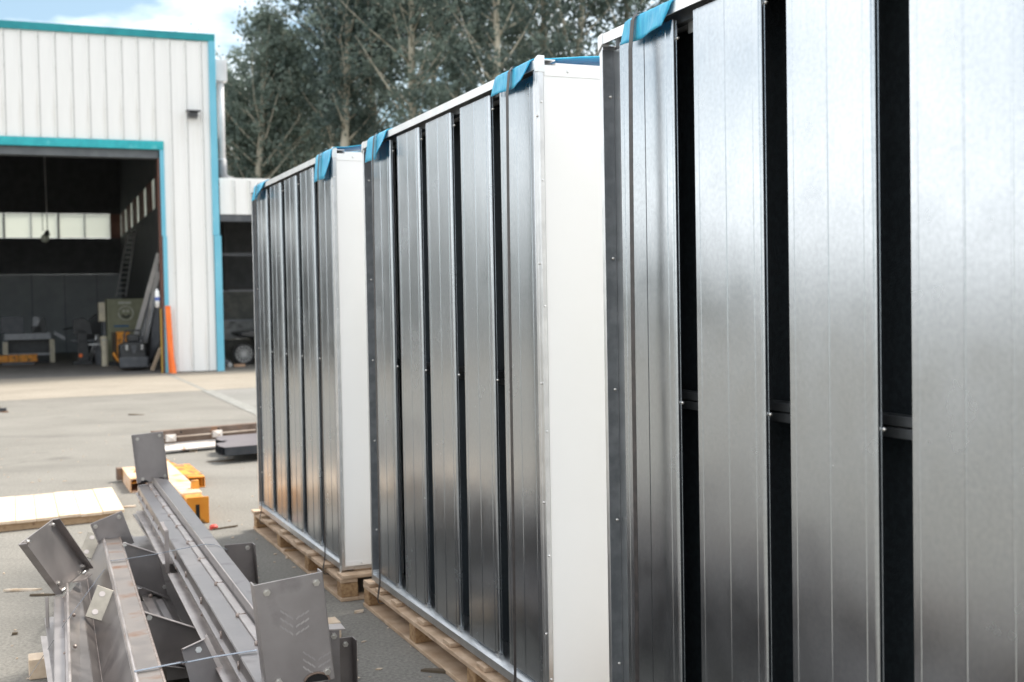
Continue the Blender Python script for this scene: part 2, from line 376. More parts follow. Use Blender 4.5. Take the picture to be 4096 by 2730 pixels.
# ------------------------------------------------------------------ mesh helpers
class MB:
    def __init__(self):
        self.v, self.f = [], []
    def add(self, vs, fs):
        n = len(self.v)
        self.v += [tuple(x) for x in vs]
        self.f += [tuple(i + n for i in q) for q in fs]
        return self
    def box(self, x0, x1, y0, y1, z0, z1):
        return self.add([(x0, y0, z0), (x1, y0, z0), (x1, y1, z0), (x0, y1, z0), (x0, y0, z1), (x1, y0, z1), (x1, y1, z1), (x0, y1, z1)],
                        [(0, 3, 2, 1), (4, 5, 6, 7), (0, 1, 5, 4), (1, 2, 6, 5), (2, 3, 7, 6), (3, 0, 4, 7)])
    def prism(self, pts, off):
        """closed prism: polygon pts extruded by the vector off"""
        n = len(pts)
        off = Vector(off)
        a = [Vector(p) for p in pts]
        bb = [p + off for p in a]
        fs = [tuple(range(n - 1, -1, -1)), tuple(range(n, 2 * n))]
        fs += [(i, (i + 1) % n, n + (i + 1) % n, n + i) for i in range(n)]
        return self.add(a + bb, fs)
    def plate(self, pts, t):
        a = [Vector(p) for p in pts]
        nrm = (a[1] - a[0]).cross(a[2] - a[0]).normalized()
        return self.prism([p - nrm * t * 0.5 for p in a], nrm * t)
    def tube(self, path, r, n=8, cap=True):
        P = [Vector(p) for p in path]
        rs = r if isinstance(r, (list, tuple)) else [r] * len(P)
        base = len(self.v)
        for i, p in enumerate(P):
            d = (P[min(i + 1, len(P) - 1)] - P[max(i - 1, 0)]).normalized()
            up = Vector((0, 0, 1)) if abs(d.z) < 0.95 else Vector((1, 0, 0))
            a = d.cross(up).normalized(); b_ = d.cross(a).normalized()
            for k in range(n):
                q = 2 * pi * k / n
                self.v.append(tuple(p + (a * cos(q) + b_ * sin(q)) * rs[i]))
        for i in range(len(P) - 1):
            for k in range(n):
                k2 = (k + 1) % n
                self.f.append((base + i * n + k, base + i * n + k2, base + (i + 1) * n + k2, base + (i + 1) * n + k))
        if cap:
            self.f.append(tuple(base + k for k in range(n - 1, -1, -1)))
            self.f.append(tuple(base + (len(P) - 1) * n + k for k in range(n)))
        return self
    def ribbon(self, path, width, t):
        """flat band along path; width = vector across, t = vector of thickness"""
        P = [Vector(p) for p in path]
        w, t = Vector(width) * 0.5, Vector(t)
        base = len(self.v)
        for p in P:
            self.v += [tuple(p - w), tuple(p + w), tuple(p + w + t), tuple(p - w + t)]
        for i in range(len(P) - 1):
            a, b_ = base + 4 * i, base + 4 * i + 4
            for k in range(4):
                k2 = (k + 1) % 4
                self.f.append((a + k, a + k2, b_ + k2, b_ + k))
        e = base + 4 * (len(P) - 1)
        self.f += [(base + 3, base + 2, base + 1, base), (e, e + 1, e + 2, e + 3)]
        return self
    def sphere(self, c, r, n=8, m=5):
        c = Vector(c)
        path = [c + Vector((0, 0, -r * cos(pi * i / m))) for i in range(m + 1)]
        rs = [max(1e-4, r * sin(pi * i / m)) for i in range(m + 1)]
        return self.tube(path, rs, n)
    def build(self, name, m, parent=None, smooth=False, bevel=0.0, loc=None, seg=2):
        me = bpy.data.meshes.new(name)
        vs = self.v if loc is None else [tuple(Vector(v) - Vector(loc)) for v in self.v]
        me.from_pydata(vs, [], self.f)
        me.validate()
        me.update()
        import bmesh
        bm = bmesh.new(); bm.from_mesh(me)
        bmesh.ops.recalc_face_normals(bm, faces=bm.faces)
        bm.to_mesh(me); bm.free()
        if isinstance(m, (list, tuple)):
            for q in m: me.materials.append(q)
        else:
            me.materials.append(m)
        if smooth:
            for p in me.polygons: p.use_smooth = True
        o = bpy.data.objects.new(name, me)
        col.objects.link(o)
        if parent is not None:
            o.parent = parent
        if loc is not None and parent is None:
            o.location = loc
        if bevel:
            bv = o.modifiers.new('bevel', 'BEVEL')
            bv.width = bevel; bv.segments = seg; bv.limit_method = 'ANGLE'; bv.angle_limit = radians(35)
            bv.harden_normals = False
        return o

def tag(o, label=None, cat=None, group=None, kind=None):
    if label: o['label'] = label
    if cat: o['category'] = cat
    if group: o['group'] = group
    if kind: o['kind'] = kind
    return o

def thing(name, label, cat, loc=(0, 0, 0), rz=0.0, group=None):
    o = bpy.data.objects.new(name, None)
    o.empty_display_size = 0.2
    col.objects.link(o)
    o.location = loc
    o.rotation_euler = (0, 0, rz)
    return tag(o, label, cat, group)

def piece(src, parent, loc=(0, 0, 0), rz=0.0, scale=None, name=None):
    o = src.copy()
    col.objects.link(o)
    o.parent = parent
    o.location = loc
    o.rotation_euler = (0, 0, rz)
    if scale: o.scale = scale
    return o

# survey of the place: rays of the camera met with the ground, a height or a wall
O = Vector((0, 0, CAM_H))
def ray(px, py):
    return W_AX + R_AX * ((px - 2048) / F) - U_AX * ((py - 1365) / F)
def at_h(px, py, z=0.0):
    d = ray(px, py)
    return O + d * ((z - CAM_H) / d.z)
def on_plane(px, py, p0, n):
    d = ray(px, py)
    return O + d * ((Vector(p0) - O).dot(n) / d.dot(n))

# ================================================================== GROUND
BA = radians(22)
B0 = Vector((-7.98683, 32.88952, 0))
BS = Vector((cos(BA), sin(BA), 0))
BT = Vector((-sin(BA), cos(BA), 0))
def bl(s, t, z=0.0):
    return B0 + BS * s + BT * t + Vector((0, 0, z))

g = MB().add([(-400, -400, 0), (400, -400, 0), (400, 500, 0), (-400, 500, 0)], [(0, 1, 2, 3)]).build('yard_ground', M['asphalt'])
tag(g, 'grey worn asphalt yard with grit and stains', kind='structure')
a = MB()
a.add([bl(-30, 0.0, 0.004), bl(-30, -10.6, 0.004), bl(-5.5, -8.35, 0.004), bl(-1.56, -7.80, 0.004), bl(-1.56, 0.0, 0.004)], [(0, 1, 2, 3, 4)])
a.add([bl(-1.47, 0.0, 0.004), bl(-1.47, -7.8, 0.004), bl(-0.5, -7.6, 0.004), bl(14, -6.2, 0.004), bl(14, 0.0, 0.004)], [(0, 1, 2, 3, 4)])
tag(a.build('concrete_apron', M['concrete']), 'beige concrete apron along the front of the workshop', kind='structure')
pt = MB().add([bl(-1.40, -7.85, 0.003), bl(-1.40, -22, 0.003), bl(14, -22, 0.003), bl(14, -6.3, 0.003), bl(-0.5, -7.68, 0.003)], [(0, 1, 2, 3, 4)])
tag(pt.build('repaired_paving', M['patch']), 'paler repaired strip of asphalt right of the joint', kind='structure')
jn = MB().add([bl(-1.555, 0.0, 0.005), bl(-1.555, -7.8, 0.005), bl(-1.475, -7.8, 0.005), bl(-1.475, 0, 0.005)], [(0, 1, 2, 3)])
jn.add([bl(-1.60, -7.9, 0.006), bl(-1.60, -22, 0.006), bl(-1.36, -22, 0.006), bl(-1.36, -7.75, 0.006)], [(0, 1, 2, 3)])
tag(jn.build('paving_joint', M['joint']), 'filled joint crossing the apron away from the workshop corner', kind='structure')

# ================================================================== WORKSHOP
EAVE, HDR, DEPTH, WL = 9.2, 6.25, 20.0, -15.0
DOOR_R, DOOR_L = -1.42, -13.2
ws = thing('workshop_building', 'white clad workshop with teal trim and a tall open doorway', 'building', B0, BA)
def wpart(name, mb, m, parent=ws, **k):
    return mb.build(name, m, parent, **k)

def clad_panel(w, z0, z1):
    """flat sheet with a folded rib on its right edge and two faint swages"""
    mb = MB()
    prof = [(0, 0), (w * 0.30, 0), (w * 0.31, -0.004), (w * 0.335, -0.004), (w * 0.345, 0), (w * 0.62, 0), (w * 0.63, -0.004), (w * 0.655, -0.004), (w * 0.665, 0),
            (w - 0.070, 0), (w - 0.052, -0.036), (w - 0.022, -0.036), (w - 0.014, -0.004), (w - 0.014, 0.02), (0, 0.02)]
    mb.prism([(x, y, z0) for x, y in prof], (0, 0, z1 - z0))
    return mb
PW = 0.4125
RIB0 = -0.355
up = clad_panel(PW, 0, 9.0 - HDR)
first = None
s = RIB0 - PW
k = 0
while s > WL - PW:
    if s + PW <= DOOR_R + 0.3:
        if first is None:
            first = wpart('cladding_panel', up, M['clad']); first.location = (s, -0.03, HDR)
        else:
            piece(first, ws, (s, -0.03, HDR))
    s -= PW
# full-height panels beside the door
lowp = clad_panel(PW, 0, 9.0 - 0.04)
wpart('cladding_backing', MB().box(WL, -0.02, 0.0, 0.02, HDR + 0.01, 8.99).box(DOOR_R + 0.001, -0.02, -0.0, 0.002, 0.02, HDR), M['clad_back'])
fl = wpart('cladding_panel', lowp, M['clad']); fl.location = (RIB0 - PW, -0.034, 0.03)
piece(fl, ws, (RIB0 - 2 * PW, -0.034, 0.03))
nar = MB().box(DOOR_R, RIB0 - 2 * PW - 0.015, -0.034, -0.004, 0.03, 8.97)
nar.box(RIB0 - 2 * PW - 0.062, RIB0 - 2 * PW - 0.022, -0.070, -0.0345, 0.03, 8.97)
wpart('cladding_panel', nar, M['clad'])
ed = MB().box(RIB0 + 0.001, -0.17, -0.034, -0.004, 0.03, 9.0)
wpart('cladding_panel', ed, M['clad'])
s = DOOR_L - PW
while s > WL - PW:
    piece(fl, ws, (s, -0.034, 0.03)); s -= PW
scr = MB()
for i in range(26):
    for z in (8.83, 8.05, 7.05, 6.30):
        x = RIB0 - 0.03 - i * PW
        if x < WL: continue
        scr.box(x - 0.012, x + 0.012, -0.085, -0.064, z - 0.012, z + 0.012)
for x in (RIB0 - 0.03, RIB0 - 0.03 - PW, RIB0 - 0.03 - 2 * PW):
    for z in (5.1, 4.0, 2.7, 1.3, 0.2):
        scr.box(x - 0.012, x + 0.012, -0.085, -0.068, z - 0.012, z + 0.012)
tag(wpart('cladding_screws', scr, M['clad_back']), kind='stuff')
# trims
wpart('eave_trim', MB().box(WL, -0.001, -0.10, 0.25, 9.0, EAVE), M['teal_dark'], bevel=0.01)
wpart('corner_trim', MB().box(-0.18, 0.0, -0.115, 0.12, 3.72, 9.0), M['blue_trim'], bevel=0.01)
wpart('corner_trim', MB().box(-0.155, 0.035, -0.135, 0.12, 0.0, 3.715), M['blue_trim'], bevel=0.01)
wpart('door_header_trim', MB().box(DOOR_L - 0.12, DOOR_R, -0.10, 0.02, 6.02, HDR - 0.003), M['teal'], bevel=0.008)
wpart('door_soffit', MB().box(DOOR_L, DOOR_R - 0.13, 0.03, 0.42, 5.80, 6.015), M['soffit'])
wpart('door_jamb_trim', MB().box(DOOR_R - 0.11, DOOR_R + 0.002, -0.09, 0.0, 3.70, 6.017), M['blue_trim'], bevel=0.008)
wpart('door_jamb_trim', MB().box(DOOR_R - 0.085, DOOR_R + 0.022, -0.10, 0.0, 1.80, 3.697), M['blue_trim'], bevel=0.008)
wpart('door_jamb_trim', MB().box(DOOR_R - 0.10, DOOR_R - 0.0, -0.095, 0.0, 0.0, 1.797), M['blue_trim'], bevel=0.008)
wpart('door_jamb', MB().box(DOOR_R - 0.16, DOOR_R - 0.01, 0.003, 0.35, 0, 5.80), M['inner_brown'])
# yellow/black edge strip and orange crash guard
wpart('yellow_edge_strip', MB().box(DOOR_R - 0.20, DOOR_R - 0.165, -0.02, 0.10, 0.0, 1.75), mat('yellow_edge', (0.42, 0.26, 0.04), 0.6))
gd = MB()
gd.prism([(DOOR_R - 0.09, -0.22, 1.82), (DOOR_R + 0.05, -0.22, 1.82), (DOOR_R + 0.13, -0.22, -0.0), (DOOR_R - 0.03, -0.22, 0.0)], (0, 0.09, 0))
cg = wpart('crash_guard', gd, M['orange'], bevel=0.012)
gd2 = MB().prism([(DOOR_R + 0.03, -0.38, 0.0), (DOOR_R + 0.15, -0.38, 0.0), (DOOR_R + 0.055, -0.225, 0.80), (DOOR_R + 0.0, -0.225, 0.80)], (0.0, 0.03, 0.0))
wpart('guard_rib', gd2, M['orange'], parent=cg)
# shell: side walls, roof, back wall
SW = -1.2
wall = MB()
wall.box(-0.13, -0.05, 0.13, DEPTH, 0, 4.84); wall.box(-0.13, -0.05, 0.13, DEPTH, 5.8, 9.0)
# inner lining of the right side wall with openings for the clerestory strip
wpart('outer_side_wall', MB().box(-0.05, -0.002, 0.125, DEPTH, 0, 4.2).box(-0.05, -0.002, 0.125, DEPTH, 6.4, 9.0), M['clad'])
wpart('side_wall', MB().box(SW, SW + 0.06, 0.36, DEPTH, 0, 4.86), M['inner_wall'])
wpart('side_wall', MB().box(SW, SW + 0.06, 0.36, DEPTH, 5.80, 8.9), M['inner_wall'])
strip0 = None
for i in range(6):
    t0 = 4.85 + i * 2.85
    pp = MB().box(SW + 0.02, SW + 0.03, t0, t0 + 1.1, 4.865, 5.795).build('clerestory_pane', M['pane'], ws)
    wpart('clerestory_post', MB().box(SW - 0.01, SW + 0.06, t0 + 1.102, t0 + 2.848, 4.862, 5.798), M['inner_brown'])
wpart('clerestory_post', MB().box(SW - 0.01, SW + 0.06, 0.362, 4.848, 4.862, 5.798), M['inner_brown'])
# back wall with window band
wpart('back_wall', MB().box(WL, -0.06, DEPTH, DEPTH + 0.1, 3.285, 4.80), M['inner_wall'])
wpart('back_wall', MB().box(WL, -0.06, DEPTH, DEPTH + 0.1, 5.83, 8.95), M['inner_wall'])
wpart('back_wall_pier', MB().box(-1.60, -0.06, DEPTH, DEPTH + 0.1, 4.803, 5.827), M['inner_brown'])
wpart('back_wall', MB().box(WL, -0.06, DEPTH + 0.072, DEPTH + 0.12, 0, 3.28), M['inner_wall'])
x = WL
i = 0
while x < -1.3:
    x1 = min(x + 1.28, SW - 0.002)
    o = wpart('wall_board', MB().box(x + 0.012, x1 - 0.012, DEPTH - 0.03, DEPTH + 0.07, 0.0, 3.28), M['inner_pale'])
    x = x1
for i in range(5):
    xl = -3.62 - i * 2.10
    w1 = wpart('window', MB().box(xl - 0.07, xl + 0.0, DEPTH - 0.02, DEPTH + 0.09, 4.803, 5.827)
               .box(xl + 0.985, xl + 1.02, DEPTH, DEPTH + 0.08, 4.803, 5.827), M['inner_wall'])
    MB().box(xl + 0.003, xl + 0.982, DEPTH + 0.03, DEPTH + 0.04, 4.81, 5.82).build('pane', M['pane'], w1)
    MB().box(xl + 1.023, xl + 2.027, DEPTH + 0.03, DEPTH + 0.04, 4.81, 5.82).build('pane', M['pane'], w1)
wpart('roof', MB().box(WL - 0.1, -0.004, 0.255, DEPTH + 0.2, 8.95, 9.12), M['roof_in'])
wpart('far_side_wall', MB().box(WL, WL + 0.1, 0.0, DEPTH, 0, 8.95), M['clad'])
for t in (4, 8, 12, 16):
    wpart('roof_beam', MB().box(WL + 0.1, SW, t, t + 0.2, 8.35, 8.75), M['inner_wall'])
for i in range(7):
    wpart('roof_purlin', MB().box(-2.6 - i * 1.7, -2.52 - i * 1.7, 0.5, DEPTH, 8.75, 8.9), M['grey_paint'])
tag(MB().add([bl(WL, 0, 0.004), bl(SW, 0, 0.004), bl(SW, DEPTH, 0.004), bl(WL, DEPTH, 0.004)], [(0, 1, 2, 3)])
    .build('workshop_floor', M['inner_floor']), 'dark concrete floor inside the workshop', kind='structure')

# floodlight on the facade
fl_t = thing('wall_lamp', 'small dark wall lamp high on the white workshop front', 'lamp', bl(-0.64, -0.10, 6.98), BA)
MB().prism([(-0.19, 0.0, 0.08), (0.19, 0.0, 0.08), (0.19, -0.30, 0.06), (-0.19, -0.30, 0.06)], (0, 0, 0.03)).build('lamp_hood', M['lamp_body'], fl_t, bevel=0.006)
MB().prism([(-0.11, 0.0, 0.075), (0.11, 0.0, 0.075), (0.11, -0.22, 0.055), (-0.11, -0.22, 0.055)], (0, 0, -0.13)).build('lamp_housing', M['lamp_body'], fl_t, bevel=0.01)
MB().box(-0.13, 0.13, 0.0, 0.04, -0.10, 0.05).build('lamp_bracket', M['grey_paint'], fl_t)

# duct on the corner
du = thing('corner_duct', 'pale grey square-headed duct running down the workshop corner', 'duct', bl(0.17, 0.35, 5.2), BA)
MB().box(-0.16, 0.17, -0.25, 0.1, 2.78, 3.36).build('hopper_head', M['duct'], du, bevel=0.01)
MB().tube([(0.0, -0.08, 0.62), (0.0, -0.08, 2.78)], 0.095, 14).build('duct_pipe', M['duct'], du, smooth=True)
MB().tube([(0.0, -0.08, 0.60), (0.0, -0.08, 0.66)], 0.11, 14).build('pipe_collar', M['duct'], du)
MB().tube([(0.0, -0.08, 0.62), (0.0, -0.08, 0.25), (0.03, -0.05, 0.16), (0.12, 0.02, 0.10), (0.30, 0.2, 0.07)], 0.125, 14).build('duct_elbow', M['duct_dark'], du, smooth=True)
MB().tube([(0.30, 0.2, 0.07), (0.7, 0.9, 0.02), (1.3, 2.0, -0.05)], 0.12, 12).build('roof_pipe', M['duct'], du, smooth=True)

# annex beside the workshop
an = thing('side_annex', 'low white annex with an open bay beside the workshop', 'building', bl(0.04, 0, 0), BA)
for i in range(12):
    p0 = clad_panel(0.42, 0, 0.95)
    if i == 0:
        ap = p0.build('fascia_panel', M['clad'], an); ap.location = (0.0, 0.0, 4.31)
    else:
        piece(ap, an, (i * 0.42, 0.0, 4.31))
MB().prism([(0, 0.03, 5.25), (5.0, 0.03, 5.25), (5.0, 7.0, 5.30), (0, 7.0, 5.60)], (0, 0, 0.06)).build('annex_roof', M['clad'], an)
MB().box(0, 5.0, 0.04, 0.14, 4.12, 4.305).build('bay_lintel', M['dark_grey'], an)
MB().box(0, 5.0, 6.0, 6.1, 2.30, 5.2).build('annex_back_wall', M['inner_wall'], an)
for i, (z0, z1, m) in enumerate([(0, 0.72, 'roller'), (0.73, 1.32, 'roller_pale'), (1.34, 2.28, 'roller')]):
    MB().box(0, 5.0, 5.98 - 0.02 * i, 6.08, z0, z1).build('annex_wall_board', M[m], an)
MB().box(0, 5, 5.9, 5.97, 1.30, 1.36).box(0, 5, 5.9, 5.97, 2.26, 2.33).build('wall_rail', M['grey_paint'], an)
MB().box(0, 5, 2.0, 2.1, 3.25, 3.34).build('bay_beam', M['dark_grey'], an)
MB().box(0.95, 1.05, 5.8, 5.95, 2.3, 5.2).build('annex_post', M['inner_wall'], an)
MB().box(0, 5.0, 0.2, 6.0, 5.0, 5.1).build('annex_ceiling', M['inner_wall'], an)
MB().box(4.95, 5.0, 0.15, 6.0, 0, 5.0).build('annex_side_wall', M['clad'], an)

# ---- car in the annex
def bpos(px, py, t, dz=0.0):
    p = on_plane(px, py, bl(0, t), BT)
    return p + Vector((0, 0, dz))
car_p = bpos(975, 1415, 3.2)
car_p.z = 0
car = thing('parked_car', 'dark car parked in the annex bay, mostly hidden by the cabinet', 'car', car_p, BA)
wl = MB()
wl.tube([(0, -0.02, 0.33), (0, 0.2, 0.33)], 0.33, 28)
w_o = wl.build('wheel', M['tyre'], car, smooth=False)
rim = MB().tube([(0, -0.032, 0.33), (0, 0.10, 0.33)], 0.055, 12)
for i in range(14):
    q = 2 * pi * i / 14
    d = Vector((cos(q), 0, sin(q))); tdir = Vector((-sin(q), 0, cos(q)))
    c0 = Vector((0, -0.03, 0.33))
    rim.prism([c0 + d * 0.04 - tdir * 0.012, c0 + d * 0.04 + tdir * 0.012, c0 + d * 0.235 + tdir * 0.017, c0 + d * 0.235 - tdir * 0.017], (0, 0.02, 0))
ring = []
for i in range(29):
    q = 2 * pi * i / 28
    ring.append((0.245 * cos(q), -0.03, 0.33 + 0.245 * sin(q)))
rim.tube(ring, 0.02, 6, cap=False)
rim.build('rim', M['alloy'], w_o)
body = MB()
prof = [(0.36, 0.22), (0.42, 0.55), (0.30, 0.78), (-0.2, 0.86), (-0.3, 0.98), (0.2, 1.05), (0.55, 1.08), (1.15, 1.48), (2.4, 1.5), (3.3, 1.1), (3.5, 0.6), (3.4, 0.22)]
body.prism([(x + 0.15, 0.02, z) for x, z in prof], (0, 1.65, 0))
body.build('body', M['car_paint'], car, bevel=0.05)
MB().box(0.38, 0.60, -0.02, 0.08, 0.72, 0.92).build('headlight', M['alloy'], car, bevel=0.02)
MB().box(0.42, 0.64, -0.04, 0.06, 0.42, 0.56).build('number_plate', M['white_panel'], car)

# ---- small things on the floor of the bay
p = at_h(958, 1468, 0.0)
tag(MB().box(-0.16, 0.16, -0.06, 0.06, 0, 0.08).build('brick', mat('brick_clay', (0.42, 0.26, 0.17), 0.9, c2=(0.5, 0.33, 0.22), nscale=12), None, bevel=0.008), 'pale brick lying on the annex floor below the car wheel', 'brick')
bpy.data.objects['brick'].location = p; bpy.data.objects['brick'].rotation_euler = (0, 0, BA)
p = at_h(920, 1470, 0.0)
cj = thing('trolley_jack', 'small trolley jack with pale caster beside the teal corner', 'jack', p, BA)
MB().tube([(0, -0.03, 0.07), (0, 0.03, 0.07)], 0.07, 14).build('caster_wheel', M['alloy'], cj)
MB().prism([(-0.22, 0.02, 0.10), (0.05, 0.02, 0.07), (0.05, 0.02, 0.16), (-0.2, 0.02, 0.30)], (0, 0.12, 0)).build('jack_body', M['dark_grey'], cj)
MB().tube([(-0.18, 0.05, 0.28), (-0.35, 0.1, 0.75)], 0.02, 8).build('jack_handle', M['dark_grey'], cj)
p = at_h(897, 1440, 0.0)
gb = thing('red_gas_bottle', 'red gas bottle standing behind the teal corner post', 'gas bottle', p, BA)
MB().tube([(0, 0, 0), (0, 0, 0.02), (0, 0, 0.06), (0, 0, 0.40), (0, 0, 0.50), (0, 0, 0.55)], [0.10, 0.13, 0.15, 0.15, 0.10, 0.04], 16).build('bottle', M['red'], gb, smooth=True)
MB().tube([(0, 0, 0.55), (0, 0, 0.63)], 0.03, 10).build('valve', M['nut'], gb)
p = at_h(905, 1436, 0.0)
tw = thing('upright_tyre', 'old tyre standing on edge behind the teal corner post', 'tyre', p + BT * 0.5, BA)
MB().tube([(0.22 * cos(2 * pi * i / 20), 0.0, 0.36 + 0.27 * sin(2 * pi * i / 20)) for i in range(21)], 0.085, 8, cap=False).build('tread', M['dark_grey'], tw, smooth=True)

# ================================================================== INSIDE THE WORKSHOP
def wl_(px, py, t):
    """local (s, z) on the plane t"""
    q = on_plane(px, py, bl(0, t), BT) - B0
    return q.dot(BS), q.z
ZS = 1 / 4.48
def I(x, y, t): return wl_(x * ZS, 1150 + y * ZS, t)
# workbench
T = 9.8
s1, _ = I(955, 1350, T); s0 = I(75, 830, T)[0]; zt = I(500, 825, T)[1]; zb = I(500, 940, T)[1]
wb = thing('workbench', 'grey steel workbench with two pale legs inside the workshop', 'workbench', bl(s0, T, 0), BA)
L = s1 - s0
MB().box(0, L - 0.05, 0, 0.9, zb, zt).build('bench_top', M['grey_paint'], wb, bevel=0.01)
MB().box(L - 0.1, L + 0.06, -0.03, 0.12, 0, zb - 0.005).build('leg', M['cream'], wb)
MB().box(-0.06, 0.10, -0.03, 0.12, 0, zb - 0.06).build('leg', M['cream'], wb)
MB().box(0.1, L - 0.1, 0.0, 0.05, 0.27, 0.34).build('stretcher', M['grey_paint'], wb)
MB().box(0.1, L - 0.1, 0.5, 0.85, 0.0, 0.85).build('back_board', M['black_plastic'], wb)
s2, z2 = I(5, 530, T + 0.5); s3, z3 = I(435, 800, T + 0.5)
tag(MB().box(s2, s3, T + 0.4, T + 0.7, zt + 0.002, z2).build('sheet_metal_box', M['dark_grey'], None, bevel=0.01), 'dark box standing on the left half of the workbench', 'box')
o = bpy.data.objects['sheet_metal_box']; o.location = B0; o.rotation_euler = (0, 0, BA)
s2, z2 = I(585, 535, T + 0.3); s3, _ = I(850, 790, T + 0.3)
vs = thing('bench_vice', 'dark bench machine on the right end of the workbench', 'machine', bl(s2, T + 0.3, zt + 0.002), BA)
w_ = s3 - s2; hh = z2 - zt
MB().prism([(0, 0, 0), (w_, 0, 0), (w_ * 0.82, 0, hh * 0.95), (w_ * 0.66, 0, hh)], (0, 0.25, 0)).build('machine_column', M['black_plastic'], vs)
MB().box(0.0, w_ * 0.45, 0.0, 0.2, hh * 0.42, hh).build('machine_guard', M['grey_paint'], vs)
MB().box(-0.05, w_ * 0.6, 0.0, 0.3, 0.0, hh * 0.40).build('machine_base', M['black_plastic'], vs)
s2, z2 = I(990, 790, T); s3, z3 = I(1185, 900, T)
lv = MB().prism([(s2, T, z2), (s3, T, z3), (s3 - 0.05, T, z3 - 0.10), (s2 - 0.05, T, z2 - 0.10)], (0, 0.5, 0)).build('sloping_metal_sheet', M['grey_paint'], None)
lv.location = B0; lv.rotation_euler = (0, 0, BA); tag(lv, 'grey metal sheet sloping off the right end of the workbench', 'metal sheet')
# yellow beam under the bench
T = 8.6
s2, z2 = I(-30, 1240, T); s3, z3 = I(680, 1330, T)
yb = thing('yellow_floor_beam', 'long yellow steel beam lying in front of the workbench', 'beam', bl(s2, T, 0), BA)
n = 4
for i in range(n):
    MB().box((s3 - s2) * i / n + 0.008, (s3 - s2) * (i + 1) / n - 0.008, 0, 0.25, 0.10, 0.34).build('beam_segment', M['yellow'], yb, bevel=0.01)
MB().box(0.1, s3 - s2 - 0.1, 0.05, 0.2, 0.0, 0.10).build('beam_foot', M['dark_grey'], yb)
# dark cluttered machines
T = 7.2
def cyl_stack(name, label, cat, px, py, parts, t=T):
    s_, _z = I(px, py, t)
    th = thing(name, label, cat, bl(s_, t, 0), BA)
    for (nm, pts, m, d) in parts:
        MB().prism([(x, 0, z) for x, z in pts], (0, d, 0)).build(nm, m, th, bevel=0.02)
    return th
dm = cyl_stack('pillar_drill', 'black pillar drill with side handle in the workshop', 'drill', 1480, 1380,
          [('drill_base', [(-0.28, 0), (0.3, 0), (0.3, 0.12), (-0.28, 0.12)], M['black_plastic'], 0.5),
           ('drill_column', [(-0.12, 0.12), (0.22, 0.12), (0.16, 1.1), (-0.16, 1.2)], M['black_plastic'], 0.3),
           ('drill_head', [(-0.26, 1.0), (0.34, 0.95), (0.30, 1.35), (0.05, 1.52), (-0.26, 1.46)], M['black_plastic'], 0.4),
           ('drill_table', [(-0.3, 0.72), (0.42, 0.72), (0.42, 0.80), (-0.3, 0.80)], M['dark_grey'], 0.5)])
MB().tube([(-0.26, 0.1, 1.2), (-0.55, 0.0, 1.15)], 0.03, 8).build('drill_handle', M['black_plastic'], dm)
MB().tube([(-0.05, -0.03, 0.30), (-0.05, 0.02, 0.30)], 0.06, 10).build('warning_light', M['orange'], dm)
cyl_stack('welding_set', 'black welding set beside the green machine', 'welder', 1680, 1380,
          [('welder_case', [(-0.2, 0.65), (0.26, 0.65), (0.26, 1.5), (0.12, 1.62), (-0.1, 1.45)], M['black_plastic'], 0.5),
           ('welder_trolley', [(-0.25, 0.0), (0.3, 0.0), (0.28, 0.62), (-0.2, 0.62)], M['black_plastic'], 0.5)], t=8.6)
# stepladder / trestle
T = 7.4
s_, _z = I(1740, 1365, T)
st = thing('folding_trestle', 'small aluminium folding trestle between the dark machines and cream drums', 'trestle', bl(s_, T, 0), BA)
for dx in (-1, 1):
    MB().tube([(dx * 0.32, -0.02, 0), (dx * -0.03, 0.0, 0.95)], 0.022, 6).build('leg', M['alu_tube'], st)
    MB().tube([(dx * 0.32 + 0.12, 0.35, 0), (dx * -0.03 + 0.05, 0.1, 0.95)], 0.022, 6).build('leg', M['alu_tube'], st)
MB().box(-0.10, 0.36, -0.04, 0.10, 0.38, 0.43).build('step', M['alu_tube'], st)
MB().box(-0.25, 0.25, -0.02, 0.02, 0.62, 0.66).build('brace', M['alu_tube'], st)
# green machine cabinet with chalk face
T = 6.0
def J(x, y, t): return wl_(380 + x / 2.529, 900 + y / 2.529, t)
s2, z2 = J(118, 750, T); s3, _ = J(500, 750, T)
gm = thing('green_machine_cabinet', 'olive green machine cabinet with a chalk smiling face', 'machine', bl(s2, T, 0), BA)
W = s3 - s2
MB().box(0, W, 0, 1.1, 0.12, z2).build('cabinet_body', M['mach_green'], gm, bevel=0.02)
MB().box(0.05, W - 0.05, 0.05, 1.0, 0.0, 0.118).build('plinth', M['dark_grey'], gm)
cx, cz = J(312, 895, T); cx -= s2
rr = (J(385, 895, T)[0] - J(238, 895, T)[0]) / 2
circ = [(cx + rr * cos(2 * pi * i / 28), -0.012, cz + rr * sin(2 * pi * i / 28)) for i in range(29)]
MB().tube(circ, 0.022, 6, cap=False).build('face_ring', M['chalk'], gm)
MB().tube([(cx + rr * 0.55 * cos(q), -0.01, cz + rr * 0.55 * sin(q)) for q in [pi * (1.12 + 0.76 * i / 10) for i in range(11)]], 0.03, 6).build('face_smile', M['black_plastic'], gm)
mk = MB()
for a_, b_ in ((-0.3, 0.3), (0.3, 0.35)):
    mk.tube([(cx + rr * a_, -0.008, cz + rr * b_), (cx + rr * a_, 0.004, cz + rr * b_)], 0.05, 8)
mk.build('face_eyes', M['chalk'], gm)
bx, bz = J(190, 1020, T); MB().box(bx - s2, bx - s2 + 0.45, -0.012, 0.0, bz - 0.05, bz + 0.01).build('blue_label_strip', mat('blue_paint_mark', (0.03, 0.10, 0.20), 0.6), gm)
